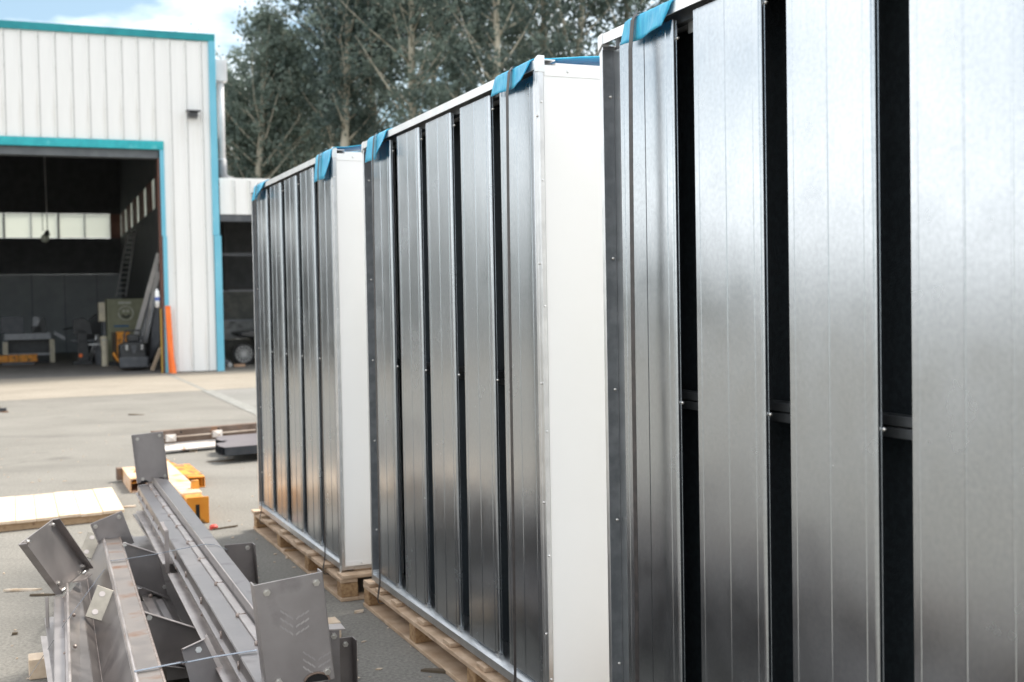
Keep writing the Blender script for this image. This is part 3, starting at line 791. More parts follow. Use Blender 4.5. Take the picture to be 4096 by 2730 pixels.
bx, bz = J(235, 785, T); MB().box(bx - s2, bx - s2 + 0.38, -0.012, 0.0, bz - 0.06, bz + 0.02).build('name_strip', M['chalk'], gm)
# cream casings left of the cabinet
T = 6.2
s2, z2 = J(35, 785, T); s3, z3 = J(108, 980, T)
cc = thing('cream_control_box', 'cream control box on a stand left of the green machine', 'control box', bl(s2, T, 0), BA)
MB().box(0, s3 - s2, 0, 0.4, z3, z2).build('box_case', M['cream'], cc, bevel=0.02)
MB().box(0.12, 0.2, 0.1, 0.2, 0, z3 - 0.004).build('stand_post', M['dark_grey'], cc)
MB().box(-0.02, 0.4, 0.0, 0.4, 0, 0.05).build('stand_foot', M['dark_grey'], cc)
s2, z2 = J(62, 1170, 5.6); s3, _ = J(130, 1170, 5.6)
dr = thing('cream_drum', 'dirty cream drum standing at the foot of the green machine', 'drum', bl((s2 + s3) / 2, 5.6, 0), BA)
rd = (s3 - s2) / 2
MB().tube([(0, 0, 0), (0, 0, 0.28), (0, 0, 0.29), (0, 0, 0.32), (0, 0, 0.33), (0, 0, z2)], [rd, rd, rd * 1.05, rd * 1.05, rd, rd], 16).build('drum_shell', M['cream'], dr)
MB().tube([(0, 0, z2), (0, 0, z2 + 0.03)], rd * 0.9, 16).build('drum_lid', M['grey_paint'], dr)
# yellow cart
T = 5.0
s2, z2 = J(180, 1085, T); s3, _ = J(350, 1085, T)
yc = thing('yellow_cart', 'yellow tool cart in front of the green machine', 'cart', bl(s2, T, 0), BA)
W = s3 - s2
MB().box(W * 0.22, W, 0, 0.6, 0.25, z2).build('cart_body', M['yellow'], yc, bevel=0.02)
MB().box(0, W * 0.2, 0.0, 0.6, 0.2, z2 - 0.02).build('cart_end', mat('dark_brown', (0.05, 0.035, 0.02), 0.7), yc)
MB().tube([(0.0, -0.05, 0.42), (0.12, -0.15, 0.2), (0.35, -0.2, 0.05)], 0.05, 8).build('cart_foot', M['yellow'], yc)
MB().tube([(W * 0.4, -0.02, 0.12), (W * 0.4, 0.06, 0.12)], 0.12, 12).build('cart_wheel', M['tyre'], yc)
# black sweeper machine near the door
T = 1.8
s2, _ = J(258, 1480, T); s3, _ = J(535, 1480, T)
sw = thing('floor_sweeper', 'black ride-on floor sweeper parked just inside the doorway', 'sweeper', bl(s2, T, 0), BA)
W = s3 - s2
zt = J(400, 1190, T)[1]
MB().prism([(0.02, 0, 0.06), (W - 0.02, 0, 0.06), (W - 0.03, 0, zt * 0.92), (W * 0.75, 0, zt), (W * 0.25, 0, zt), (0.0, 0, zt * 0.9)], (0, 0.9, 0)).build('sweeper_body', M['black_plastic'], sw, bevel=0.04)
MB().box(-0.02, W + 0.02, -0.08, -0.004, 0.10, 0.40).build('front_skirt', M['dark_grey'], sw, bevel=0.03)
MB().prism([(W * 0.40, -0.03, zt * 0.9), (W * 0.62, -0.03, zt * 0.9), (W * 0.55, -0.03, 0.5), (W * 0.47, -0.03, 0.5)], (0, 0.03, 0)).build('front_badge', M['dark_grey'], sw)
for q in (0.20, 0.76):
    MB().box(W * q, W * q + 0.08, -0.05, -0.003, zt * 0.72, zt * 0.92).build('headlight', M['alloy'], sw, bevel=0.02)
MB().tube([(W * 0.15, 0.1, zt), (W * 0.22, 0.2, zt + 0.32), (W * 0.75, 0.2, zt + 0.34), (W * 0.85, 0.1, zt)], 0.03, 8).build('handle_bar', M['black_plastic'], sw)
MB().box(W * 0.3, W * 0.75, 0.2, 0.6, zt, zt + 0.22).build('seat', M['black_plastic'], sw, bevel=0.04)
# aluminium sections leaning on the door post
def lean(name, label, cat, a, b_, w, d, m, parent=None, group=None):
    """bar from a to b (building-local) of rectangular section w x d"""
    a = Vector(a); b_ = Vector(b_)
    dirv = (b_ - a).normalized()
    side = Vector((1, 0, 0)); side = (side - dirv * side.dot(dirv)).normalized()
    back = dirv.cross(side).normalized()
    pts = [a + side * w / 2 + back * d / 2, a - side * w / 2 + back * d / 2, a - side * w / 2 - back * d / 2, a + side * w / 2 - back * d / 2]
    mb = MB().prism(pts, b_ - a)
    o = mb.build(name, m, parent)
    if parent is None:
        o.location = B0; o.rotation_euler = (0, 0, BA); tag(o, label, cat, group)
    return o
def K(x, y, t):
    s_, z_ = J(x, y, t); return Vector((s_, t, z_))
G = 'sections leaning behind the door post'
lean('metal_section', 'pale metal section, longest and leftmost of those leaning behind the door post', 'metal section', K(395, 1190, 2.9), K(645, 290, 2.2), 0.12, 0.08, M['alu_tube'], group=G)
lean('metal_section', 'pale metal section, right of the longest one leaning by the door post', 'metal section', K(480, 1190, 2.7), K(645, 470, 2.1), 0.11, 0.08, M['alu_tube'], group=G)
lean('metal_section', 'thin grey section between two thick pale ones leaning by the door', 'metal section', K(445, 1190, 3.0), K(600, 560, 2.5), 0.06, 0.06, M['grey_paint'], group=G)
lean('metal_section', 'thin dark section leaning lowest by the door post', 'metal section', K(520, 1190, 2.5), K(620, 640, 2.0), 0.05, 0.05, M['grey_paint'], group=G)
sh = MB().prism([K(540, 1440, 2.3), K(655, 1180, 2.0), K(655, 620, 2.0), K(600, 760, 2.3)], (0, 0.03, 0)).build('dark_sheet', M['dark_grey'], None)
sh.location = B0; sh.rotation_euler = (0, 0, BA); tag(sh, 'dark metal sheet leaning against the inside of the door post', 'metal sheet')
lean('timber_board', 'light timber board leaning low against the door post', 'board', K(580, 1470, 1.2), K(665, 1250, 0.7), 0.09, 0.05, M['pine'])
bt = thing('hanging_bottle', 'small white bottle hung on the inside of the door post', 'bottle', bl(DOOR_R - 0.26, 0.05, 1.78), BA)
MB().tube([(0, 0, 0), (0, 0, 0.3), (0, 0, 0.42), (0, 0, 0.5)], [0.06, 0.07, 0.06, 0.025], 10).build('bottle_body', M['white_panel'], bt, smooth=True)
MB().tube([(0, 0, 0.18), (0, 0, 0.28)], 0.073, 10).build('bottle_label', mat('blue_label', (0.1, 0.15, 0.4), 0.5), bt)
lean('metal_section', 'pale section half hidden behind the thin grey one by the door post', 'metal section', K(505, 1190, 3.2), K(640, 420, 2.6), 0.07, 0.05, M['alu_tube'], group=G)
lean('broom', 'dark broom handle leaning among the sections by the door post', 'broom', K(470, 1250, 2.2), K(560, 700, 2.4), 0.035, 0.035, M['dark_grey'])
for q_, (x_, y_, h_, m_, nm_) in enumerate([(60, 1380, 0.55, 'dark_grey', 'grey bin between the workbench and the black drill'), (90, 1100, 0.3, 'cream', 'dirty cream can below the control box')]):
    c_ = J(x_, y_, 6.8 + q_ * -0.5)
    cn_t = thing('metal_bin' if q_ == 0 else 'metal_can', nm_, 'bin' if q_ == 0 else 'can', bl(c_[0], 6.8 - 0.5 * q_, 0 if q_ == 0 else 0.62), BA)
    MB().tube([(0, 0, 0), (0, 0, h_)], [0.17 - 0.05 * q_, 0.2 - 0.08 * q_], 14).build('bin_shell' if q_ == 0 else 'can_shell', M[m_], cn_t)
    if q_ == 1:
        MB().box(-0.25, 0.25, -0.12, 0.25, -0.05, -0.002).build('wall_shelf', M['dark_grey'], cn_t)
# ladder on the side wall
T = 12.0
a0 = K(262, 720, 10.0); a1 = K(372, 60, 12.5)
ld = thing('ladder', 'aluminium ladder leaning against the dark side wall', 'ladder', B0, BA)
dv = (a1 - a0)
for dx in (-0.16, 0.16):
    lean('rail', None, None, a0 + Vector((dx, 0, 0)), a1 + Vector((dx * 0.8, 0, 0)), 0.06, 0.06, M['alu_tube'], parent=ld)
for i in range(13):
    c_ = a0 + dv * ((i + 0.5) / 13)
    MB().tube([c_ - Vector((0.15, 0, 0)), c_ + Vector((0.15, 0, 0))], 0.02, 6).build('rung', M['alu_tube'], ld)
# pendant lamp in front of the window band
T = 14.0
s_, z_ = wl_(464 * 0.389, 540 + 1065 * 0.389, T)
pl = thing('pendant_lamp', 'round pendant lamp hanging in front of the window band', 'lamp', bl(s_, T, z_), BA)
MB().sphere((0, 0, 0), 0.16, 12, 7).build('globe', mat('lamp_globe', (0.75, 0.8, 0.68), 0.3), pl, smooth=True)
MB().tube([(0.06, 0, 0.12), (0.09, 0, 0.30)], [0.13, 0.05], 10).build('lamp_cap', M['dark_grey'], pl)
MB().tube([(-0.07, 0, 0.25), (-0.10, 0, 8.5 - z_)], 0.015, 6).build('cord', M['black_plastic'], pl)
MB().tube([(0.09, 0, 0.28), (0.05, 0, 8.5 - z_)], 0.02, 6).build('hanging_rod', M['alu_tube'], pl)
MB().box(-0.25, 0.2, -0.06, 0.06, 8.5 - z_, 8.56 - z_).build('ceiling_rail', M['grey_paint'], pl)

# ================================================================== CABINETS
CL, CH, CD = 2.386, 2.6108, 1.05
ZB = 0.165                                     # underside of a cabinet
SP, OFF = 0.4629, 0.101
def slat_mesh():
    w, D = 0.344, 0.018
    z0, z1 = 0.222, 2.568
    r = 0.006
    prof = [(0.0, D), (0.0, 0.004), (0.004, 0.0), (0.022, 0.0), (0.024, -0.0015), (0.028, -0.0015), (0.030, 0.0),
            (0.1645, 0.0), (0.167, -0.0016), (0.170, -0.0016), (0.1725, 0.0),
            (w - 0.046, 0.0), (w - 0.044, -0.0015), (w - 0.038, -0.0015), (w - 0.036, 0.0)]
    for i in range(6):
        q = pi / 2 * i / 5
        prof.append((w - r * 1.6 + r * 1.6 * sin(q), r * 1.6 - r * 1.6 * cos(q)))
    prof += [(w, D - 0.002), (w + 0.002, D - 0.002), (w + 0.002, D + 0.001)]
    n = len(prof)
    mb = MB()
    mb.prism([(x, y, z0) for x, y in prof], (0, 0, z1 - z0))
    return mb
slat_src = slat_mesh().build('slat', M['galv'])
for p in slat_src.data.polygons:
    p.use_smooth = False
slat_me = slat_src.data
bpy.data.objects.remove(slat_src)

def fold_mesh():
    # small folded foot at the lower right end of a slat
    return MB().prism([(0.305, 0.0, 0.235), (0.344, 0.0, 0.235), (0.344, 0.020, 0.222), (0.322, 0.020, 0.222)], (0, 0, -0.022))

def make_cabinet(x, y, a, label):
    r = thing('metal_cabinet', label, 'cabinet', (x, y, 0), a - pi / 2, 'slatted metal cabinets standing in a row on pallets')
    # frame
    rail = MB().prism([(0, -0.022, CH), (0, -0.022, CH - 0.034), (0, -0.018, CH - 0.034), (0, -0.018, CH - 0.004), (0, 0.05, CH - 0.004), (0, 0.05, CH)], (CL, 0, 0))
    rail.build('top_rail', M['alu'], r)
    MB().box(0.028, CL - 0.05, 0.028, 0.06, CH - 0.052, CH - 0.0045).build('rail_soffit', M['dark_rail_and_shade'], r)
    MB().prism([(0.002, -0.020, 0.200), (0.002, 0.055, 0.226), (0.002, 0.055, ZB), (0.002, -0.020, ZB)], (CL - 0.004, 0, 0)).build('sill', M['galv_frame'], r)
    for s_, nm in ((0.0, 0), (CL - 0.055, 1)):
        p_ = MB()
        if nm == 0:
            p_.box(0.0, 0.022, -0.021, 0.06, ZB - 0.001, CH - 0.036)
            MB().box(0.0222, 0.0245, -0.020, 0.0215, 0.226, CH - 0.053).build('shaded_post_return', M['dark_rail_and_shade'], r)  # dark facing puts the shade of the post's inner return into its colour
            MB().box(0.0247, 0.10, 0.022, 0.034, 0.226, CH - 0.053).build('post_strip', M['galv_frame'], r)
        else:
            p_.box(CL - 0.050, CL - 0.026, -0.021, 0.05, ZB - 0.001, CH - 0.036)
            p_.box(CL - 0.0245, CL, -0.021, 0.0, ZB - 0.001, CH + 0.004)
        p_.build('end_post', M['galv_frame'], r, bevel=0.003)
    # corner cap and tongue at the foot
    MB().prism([(CL - 0.03, -0.024, CH + 0.004), (CL + 0.002, -0.024, CH + 0.014), (CL + 0.002, -0.024, CH - 0.05), (CL - 0.03, -0.024, CH - 0.045)], (0, 0.03, 0)).build('corner_cap', M['alu'], r, bevel=0.003)
    MB().prism([(-0.003, -0.026, CH - 0.004), (0.03, -0.026, CH + 0.003), (0.03, -0.026, CH - 0.036), (-0.003, -0.026, CH - 0.06)], (0, 0.03, 0)).build('corner_cap', M['alu'], r, bevel=0.003)
    MB().prism([(CL - 0.03, -0.023, ZB + 0.02), (CL - 0.004, -0.023, ZB + 0.02), (CL - 0.008, -0.030, ZB - 0.05), (CL - 0.026, -0.030, ZB - 0.05)], (0, 0.006, 0)).build('foot_tongue', M['alu'], r)
    # slats
    for k in range(5):
        o = bpy.data.objects.new('slat', slat_me)
        col.objects.link(o); o.parent = r
        o.location = (OFF + k * SP, random.uniform(-0.0015, 0.0015), 0)
        o.rotation_euler = (0, 0, random.uniform(-0.006, 0.006))
        f_ = fold_mesh().build('slat_foot', M['galv_frame'], o)
        if k < 4:
            MB().box(0.356, 0.4625, 0.052, 0.056, CH - 0.085, CH - 0.05).build('top_tab', M['alu'], o)
    # core and cross bars
    MB().box(0.02, CL - 0.03, 0.16, 0.19, ZB, CH - 0.03).build('core_panel', M['black_core'], r)
    cb = MB()
    for z in (1.355, 1.385):
        cb.box(0.06, CL - 0.06, 0.075, 0.12, z, z + 0.026)
    cb.build('cross_bar', M['dark_rail_and_shade'], r, bevel=0.003)
    rv = MB()
    for k in range(5):
        s_ = OFF + k * SP + 0.350
        for z in (1.383, CH - 0.10):
            rv.sphere((s_, 0.018, z), 0.006)
    for z in (0.45, 0.95, 1.40, 1.85, 2.40):
        rv.sphere((0.026, 0.006, z), 0.006)
        rv.sphere((CL - 0.012, -0.022, z), 0.005)
    tag(rv.build('screw_heads', M['nut'], r, smooth=True), kind='stuff')
    # side panels, back and roof
    sp_ = MB().box(CL - 0.023, CL - 0.001, 0.001, CD, ZB + 0.02, CH - 0.024)
    sp_o = sp_.build('side_panel', M['white_panel'], r)
    MB().box(CL - 0.0005, CL + 0.002, 0.004, CD, CH - 0.062, CH - 0.022).build('panel_border', M['white_panel'], sp_o, bevel=0.001)
    MB().box(CL - 0.0005, CL + 0.0012, 0.004, CD, ZB + 0.022, ZB + 0.05).build('panel_border', M['white_panel'], sp_o, bevel=0.001)
    MB().box(CL + 0.0005, CL + 0.006, -0.021, -0.003, ZB + 0.03, CH - 0.06).build('corner_flange', M['galv_frame'], sp_o, bevel=0.001)
    pr = MB()
    for z in (0.28, 0.75, 1.22, 1.69, 2.16, 2.45):
        pr.sphere((CL + 0.006, -0.012, z), 0.005)
    for d_ in (0.10, 0.35, 0.60, 0.85):
        pr.sphere((CL + 0.002, d_, CH - 0.042), 0.006); pr.sphere((CL + 0.002, d_, ZB + 0.036), 0.006)
    tag(pr.build('rivet_heads', M['alu'], sp_o, smooth=True), kind='stuff')
    MB().box(0.002, 0.026, 0.052, CD, ZB + 0.02, CH - 0.024).build('side_panel', M['white_panel'], r)
    MB().box(0.03, CL - 0.03, CD - 0.03, CD, ZB, CH - 0.024).build('back_panel', M['white_panel'], r)
    MB().box(0.0, CL, 0.051, CD, CH - 0.022, CH - 0.012).build('roof_sheet', M['white_panel'], r)
    MB().box(0.0, CL, 0.056, CD, ZB - 0.001, ZB + 0.018).build('base_sheet', M['galv_frame'], r)
    return r

CABS = [(-1.9436, 9.1165, 0.4080), (-0.7934, 6.6789, 0.3994), (0.3353, 4.1210, 0.4025)]
CLAB = ['farthest and smallest looking slatted metal cabinet, nearest the workshop',
        'middle slatted metal cabinet of the row, two blue sheets over its front edge',
        'nearest slatted metal cabinet, tallest in view, running out of the frame']
PLAB = ['wooden pallet under the farthest cabinet, fully in view', 'wooden pallet under the middle cabinet, cut off by the frame', 'wooden pallet under the nearest cabinet']
ROWG = 'wooden pallets under the cabinets'

def make_pallet(x, y, a, label, seed):
    rnd = random.Random(seed)
    r = thing('wooden_pallet', label, 'pallet', (x, y, 0), a - pi / 2, ROWG)
    starts = [-0.085, 0.13, 0.415, 0.83, 1.24, 1.65, 2.03, 2.34]
    for i, s_ in enumerate(starts):
        w = 0.105 if i not in (0, 7) else 0.125
        j = rnd.uniform(-0.02, 0.02)
        MB().box(s_ + j * 0.4, s_ + w + j * 0.4, -0.052 + j, 1.10, 0.131, 0.152).build('deck_board', M['wood'], r, bevel=0.003)
    MB().box(-0.085, 2.465, -0.048, 0.052, 0.108, 0.1305).build('stringer', M['wood'], r, bevel=0.003)
    MB().box(-0.085, 2.465, 0.48, 0.58, 0.108, 0.1305).build('stringer', M['wood'], r)
    MB().box(-0.085, 2.465, 1.00, 1.10, 0.108, 0.1305).build('stringer', M['wood'], r)
    for d_ in (-0.045, 0.48, 1.0):
        for s_ in (-0.082, 0.745, 1.565, 2.36):
            MB().box(s_, s_ + 0.10, d_, d_ + 0.10, 0.0225, 0.1075).build('block', M['chip_block'], r, bevel=0.006)
        MB().box(-0.085, 2.465, d_ - 0.005, d_ + 0.10, 0.001, 0.022).build('bottom_board', M['wood'], r, bevel=0.003)
    for s_ in (-0.084, 2.365):
        MB().box(s_, s_ + 0.099, 0.056, 0.474, 0.001, 0.0215).build('bottom_board', M['wood'], r, bevel=0.003)
    # packing batten between deck and cabinet
    for s_ in (0.06, 2.28):
        MB().box(s_, s_ + 0.09, 0.06, 1.05, 0.1525, 0.1635).build('packing_batten', M['wood'], r)
    return r

for (x, y, a_), lb, pb, sd_ in zip(CABS, CLAB, PLAB, (3, 5, 9)):
    make_cabinet(x, y, a_, lb)
    make_pallet(x, y, a_, pb, sd_)

# ---- blue sheets and straps over the top edges
def cab_frame(i):
    x, y, a_ = CABS[i]
    return (x, y, 0), a_ - pi / 2
def blue_sheet(i, top, bot, drop, label, curl=0.02, back=0.55, lift=0.0, seed=1):
    """top = s range along the rail, bot = s range of the hanging hem"""
    loc, rz = cab_frame(i)
    rnd = random.Random(seed)
    nu = 14
    zt = CH + 0.006
    prof = [(back, zt - 0.012, 0), (back * 0.8, zt + 0.004 + lift, 0), (back * 0.5, zt + 0.012 + lift, 0), (0.20, zt + 0.012 + lift * 0.6, 0), (0.05, zt + 0.008, 0), (0.0, zt + 0.006, 0), (-0.018, zt + 0.002, 0.0)]
    for h_ in (0.08, 0.25, 0.45, 0.65, 0.85, 1.0):
        prof.append((-0.027 - 0.007 * h_, zt - drop * h_, h_))
    vs, fs = [], []
    np_ = len(prof)
    for j in range(nu + 1):
        u = j / nu
        for d_, z, h_ in prof:
            cl = curl * (max(0, (u - 0.4) / 0.6) ** 2) * h_ ** 1.5
            wv = 0.0035 * sin(u * 11 + i * 2 + h_ * 2) * h_ + rnd.uniform(-0.0008, 0.0008)
            sa, sb = top[0] + (top[1] - top[0]) * u, bot[0] + (bot[1] - bot[0]) * u
            zz = z + 0.004 * sin(u * 6 + i) * h_ + cl * 0.15
            vs.append((sa + (sb - sa) * h_, d_ - cl - wv, zz))
    for j in range(nu):
        for k in range(np_ - 1):
            fs.append((j * np_ + k, (j + 1) * np_ + k, (j + 1) * np_ + k + 1, j * np_ + k + 1))
    o = MB().add(vs, fs).build('blue_sheet', M['blue'], None, smooth=True)
    so = o.modifiers.new('thickness', 'SOLIDIFY'); so.thickness = 0.003; so.offset = 0
    o.location = loc; o.rotation_euler = (0, 0, rz)
    return tag(o, label, 'plastic sheet', 'blue sheets folded over the cabinet tops')
def strap(i, s_, label, sheet=True):
    loc, rz = cab_frame(i)
    e = 0.006
    path = [(s_, 1.04, CH + 0.002), (s_, 0.55, CH + 0.016), (s_, 0.2, CH + 0.026), (s_, 0.0, CH + 0.018), (s_, -0.026, CH + 0.012), (s_, -0.040, CH - 0.008),
            (s_ + 0.001, -0.050, CH - 0.10), (s_ + 0.0, -0.053, CH - 0.5), (s_ - 0.001, -0.055, 1.5), (s_ + 0.001, -0.057, 0.8), (s_, -0.060, 0.22), (s_ + 0.002, -0.076, 0.13), (s_ + 0.004, -0.070, 0.106), (s_ + 0.006, 0.0, 0.100), (s_ + 0.006, 0.47, 0.1)]
    mb = MB().ribbon(path, (0.025, 0, 0), (0, -0.0012, 0.0004))
    o = mb.build('packing_strap', M['strap'], None)
    o.location = loc; o.rotation_euler = (0, 0, rz)
    tag(o, label, 'strap', 'packing straps round the cabinets')
blue_sheet(0, (0.17, 0.55), (0.10, 0.40), 0.11, 'small blue sheet at the far end of the farthest cabinet', curl=0.04, back=0.5, lift=0.05, seed=1)
blue_sheet(0, (2.03, 2.40), (2.01, 2.36), 0.16, 'blue sheet on the near corner of the farthest cabinet', curl=0.03, back=0.7, lift=0.03, seed=2)
blue_sheet(1, (0.14, 0.49), (0.09, 0.43), 0.13, 'blue sheet at the far end of the middle cabinet', curl=0.035, back=0.4, seed=3)
blue_sheet(1, (1.99, 2.335), (1.94, 2.30), 0.078, 'blue sheet on the near corner of the middle cabinet', curl=0.02, back=0.62, lift=0.022, seed=4)
blue_sheet(2, (0.20, 0.50), (0.172, 0.455), 0.078, 'blue sheet on the nearest cabinet, top of the frame', curl=0.012, back=0.5, seed=5)
strap(0, 0.30, 'dark strap over the small blue sheet at the far end of the farthest cabinet')
strap(0, 2.16, 'dark strap down the near end of the farthest cabinet')
strap(1, 0.30, 'dark strap down the far end of the middle cabinet')
strap(1, 2.155, 'dark strap down the near end of the middle cabinet')
strap(2, 0.272, 'dark strap down the nearest cabinet')
# blue corner sheet hanging loose behind the far rail of the farthest cabinet

# ================================================================== STEEL PILE
CA = 0.40
SD = Vector((sin(CA), -cos(CA), 0))        # along the pile, towards the camera
DD = Vector((cos(CA), sin(CA), 0))         # across the pile, to the right
UP = Vector((0, 0, 1))
PG = 'strapped pile of welded steel columns'
def edge(p_far, z_far, p_near, z_near, ext=2.0):
    a_ = at_h(p_far[0], p_far[1], z_far); b_ = at_h(p_near[0], p_near[1], z_near)
    d_ = (b_ - a_).normalized()
    return a_, b_ + d_ * ext
def strip(name, e1, e2, m, parent, t=0.006, bevel=0.0015):
    mb = MB().plate([e1[0], e2[0], e2[1], e1[1]], t)
    o = mb.build(name, m, parent, loc=parent.location, bevel=bevel)
    return o
def rod(name, e, r, m, parent, n=6):
    a_, b_ = e
    return MB().tube([a_, (a_ + b_) / 2, b_], r, n).build(name, m, parent, loc=parent.location, smooth=True)
def bolt(pt, n, parent, r=0.013, name='nut'):
    n = n.normalized()
    mb = MB().tube([pt, pt + n * 0.010], r * 1.25, 6)
    mb.tube([pt + n * 0.010, pt + n * 0.017], r * 0.62, 10)
    return mb.build(name, M['nut'], parent, loc=parent.location)
def end_plate(parent, corners, p0, n, flange=0.05, flange_dir=1, sides=(3, 1), nuts=(), m='steel', cut=False, t=0.006, name='end_plate'):
    """plate on the plane (p0, n); corners TL TR BR BL in survey pixels; flanges fold back along n*flange_dir"""
    c = [on_plane(px, py, p0, n) for px, py in corners]
    mb = MB().plate(c, t)
    for k in sides:
        a_, b_ = c[k], c[(k + 1) % len(c)]
        off = n.normalized() * flange * flange_dir
        mb.plate([a_, b_, b_ + off, a_ + off], t)
    o = mb.build(name, M[m], parent, loc=parent.location, bevel=0.002)
    side = n if (O - c[0]).dot(n) > 0 else -n
    for px, py in nuts:
        q = on_plane(px, py, p0, n)
        MB().tube([q + side * 0.003, q + side * 0.010], 0.0125, 6).tube([q + side * 0.010, q + side * 0.016], 0.008, 10).build('nut', M['nut'], o, loc=parent.location)
    return o, c
def z1(x, y): return (x / 3.0154, 1950 + y / 3.0154)
def z2(x, y): return (100 + x / 3.267, 2250 + y / 3.267)
def z3(x, y): return (450 + x / 3.1365, 1650 + y / 3.1365)
def z4(x, y): return (750 + x / 2.305, 2050 + y / 2.305)

# ---- column A: wide channel with the two tall end plates
A = thing('steel_column', 'wide welded steel column with tall end plates at both ends, right side of the pile', 'steel column', at_h(800, 2300, 0.45).to_2d().to_3d(), 0, PG)
HA, HT = 0.455, 0.50
a1 = edge((673, 1921), HT, z4(565, 640), HT)
a2 = edge((611, 1911), HT, z4(590, 880), HT)
a3 = (a2[0] - UP * 0.045 - DD * 0.004, a2[1] - UP * 0.045 - DD * 0.004)
a4 = edge((589, 1938), HA, z4(460, 960), HA)
a5 = edge((552, 1943), HA, z4(460, 1285), HA)
a6 = (a5[0] - UP * 0.105, a5[1] - UP * 0.105)
a7 = (a6[0] - DD * 0.055, a6[1] - DD * 0.055)
p0n = at_h(1200, 2722, 0.45)
def clip(e):
    d_ = e[1] - e[0]
    u = min(1.0, ((p0n - SD * 0.006 - e[0]).dot(SD)) / d_.dot(SD))
    return e[0], e[0] + d_ * u
a1, a2, a3, a4, a5, a6, a7 = [clip(e) for e in (a1, a2, a3, a4, a5, a6, a7)]
strip('top_plate', a1, a2, M['steel'], A)
strip('ridge_plate', (a2[0] + UP * 0.006, a2[1] + UP * 0.006), a3, M['steel'], A)
rod('ridge_edge', (a2[0] + UP * 0.006, a2[1] + UP * 0.006), 0.004, M['steel_pale'], A)
strip('right_web', (a1[0] - UP * 0.003, a1[1] - UP * 0.003), (a1[0] - UP * 0.20, a1[1] - UP * 0.20), M['steel_dark'], A)
strip('base_plate', a3, a5, M['steel'], A)
strip('web', a5, a6, M['steel_dark'], A)
strip('inner_web', (a5[0] - UP * 0.05, a5[1] - UP * 0.05), (a5[0] - UP * 0.053 - DD * 0.02, a5[1] - UP * 0.053 - DD * 0.02), M['steel'], A)
nflange = 0.54
am = a6[0].lerp(a6[1], 0.0)
# lower flange in two lengths with the bent stiffener between them
q1 = at_h(*z1(2000, 930), 0.35); q2 = at_h(*z1(2060, 1045), 0.35)
Ld = (a6[1] - a6[0]).length
f1 = (q1 - a7[0]).dot(SD) / Ld; f2 = (q2 - a7[0]).dot(SD) / Ld
def part_of(e, u, v): return (e[0].lerp(e[1], u), e[0].lerp(e[1], v))
strip('flange', part_of(a6, 0.10, f1), part_of(a7, 0.10, f1), M['steel_pale'], A)
strip('flange', part_of(a6, f2, 1), part_of(a7, f2, 1), M['steel_pale'], A)
rod('flange_edge', part_of(a6, 0.10, f1), 0.0035, M['steel_pale'], A)
rod('flange_edge', part_of(a6, f2, 1), 0.0035, M['steel_pale'], A)
# stiffener
sb = a7[0].lerp(a7[1], (f1 + f2) / 2)
st_ = MB()
st_.plate([sb - UP * 0.02, sb + UP * 0.20, sb + UP * 0.20 + DD * 0.022, sb + DD * 0.022 - UP * 0.02], 0.006)
st_.plate([sb + UP * 0.20, sb + UP * 0.245 - DD * 0.02 - SD * 0.02, sb + UP * 0.245 - SD * 0.02, sb + UP * 0.20 + DD * 0.022], 0.006)
st_.build('stiffener', M['steel_pale'], A, loc=A.location, bevel=0.002)
# segments welded along the base plate
marks = [z3(435, 905), z3(490, 975), z3(548, 1060), z3(640, 1195), z3(715, 1300), z3(810, 1440), z4(-170, 205), z4(-80, 290), z4(5, 300), z4(110, 440), z4(262, 665), z4(457, 957), z4(630, 1215), z4(800, 1480)]
marks = marks[:6] + [z3(940, 1640)] + [z4(5, 285)] + marks[9:]
us = sorted((at_h(px, py, HA + 0.006) - a4[0]).dot(SD) / (a4[1] - a4[0]).length for px, py in marks) + [0.93]
seg_off = UP * 0.009
for i in range(len(us) - 1):
    u, v = us[i] + 0.0016, us[i + 1] - 0.0016
    if v <= u: continue
    e1 = part_of((a4[0] + seg_off, a4[1] + seg_off), u, v)
    w3 = part_of((a3[0] + seg_off - DD * 0.012, a3[1] + seg_off - DD * 0.012), u, v)
    strip('welded_segment', e1, w3, M['steel_pale'], A, t=0.008)
for u in us[:-1]:
    p_ = a4[0].lerp(a4[1], u)
    wd = MB().sphere(p_ + UP * 0.008, 0.011, 7, 5)
    wd.tube([p_ + UP * 0.010, a3[0].lerp(a3[1], u) + UP * 0.012 - DD * 0.01], 0.004, 6)
    wd.build('weld_bead', M['weld'], A, loc=A.location, smooth=True)
    wq = a6[0].lerp(a6[1], u + 0.02)
    MB().sphere(wq + UP * 0.006 + DD * 0.0, 0.010, 6, 4).tube([wq + UP * 0.05 + DD * 0.0 - DD * 0.004, wq + UP * 0.085 - DD * 0.004], 0.006, 6).build('weld_bead', M['weld'], A, loc=A.location, smooth=True)
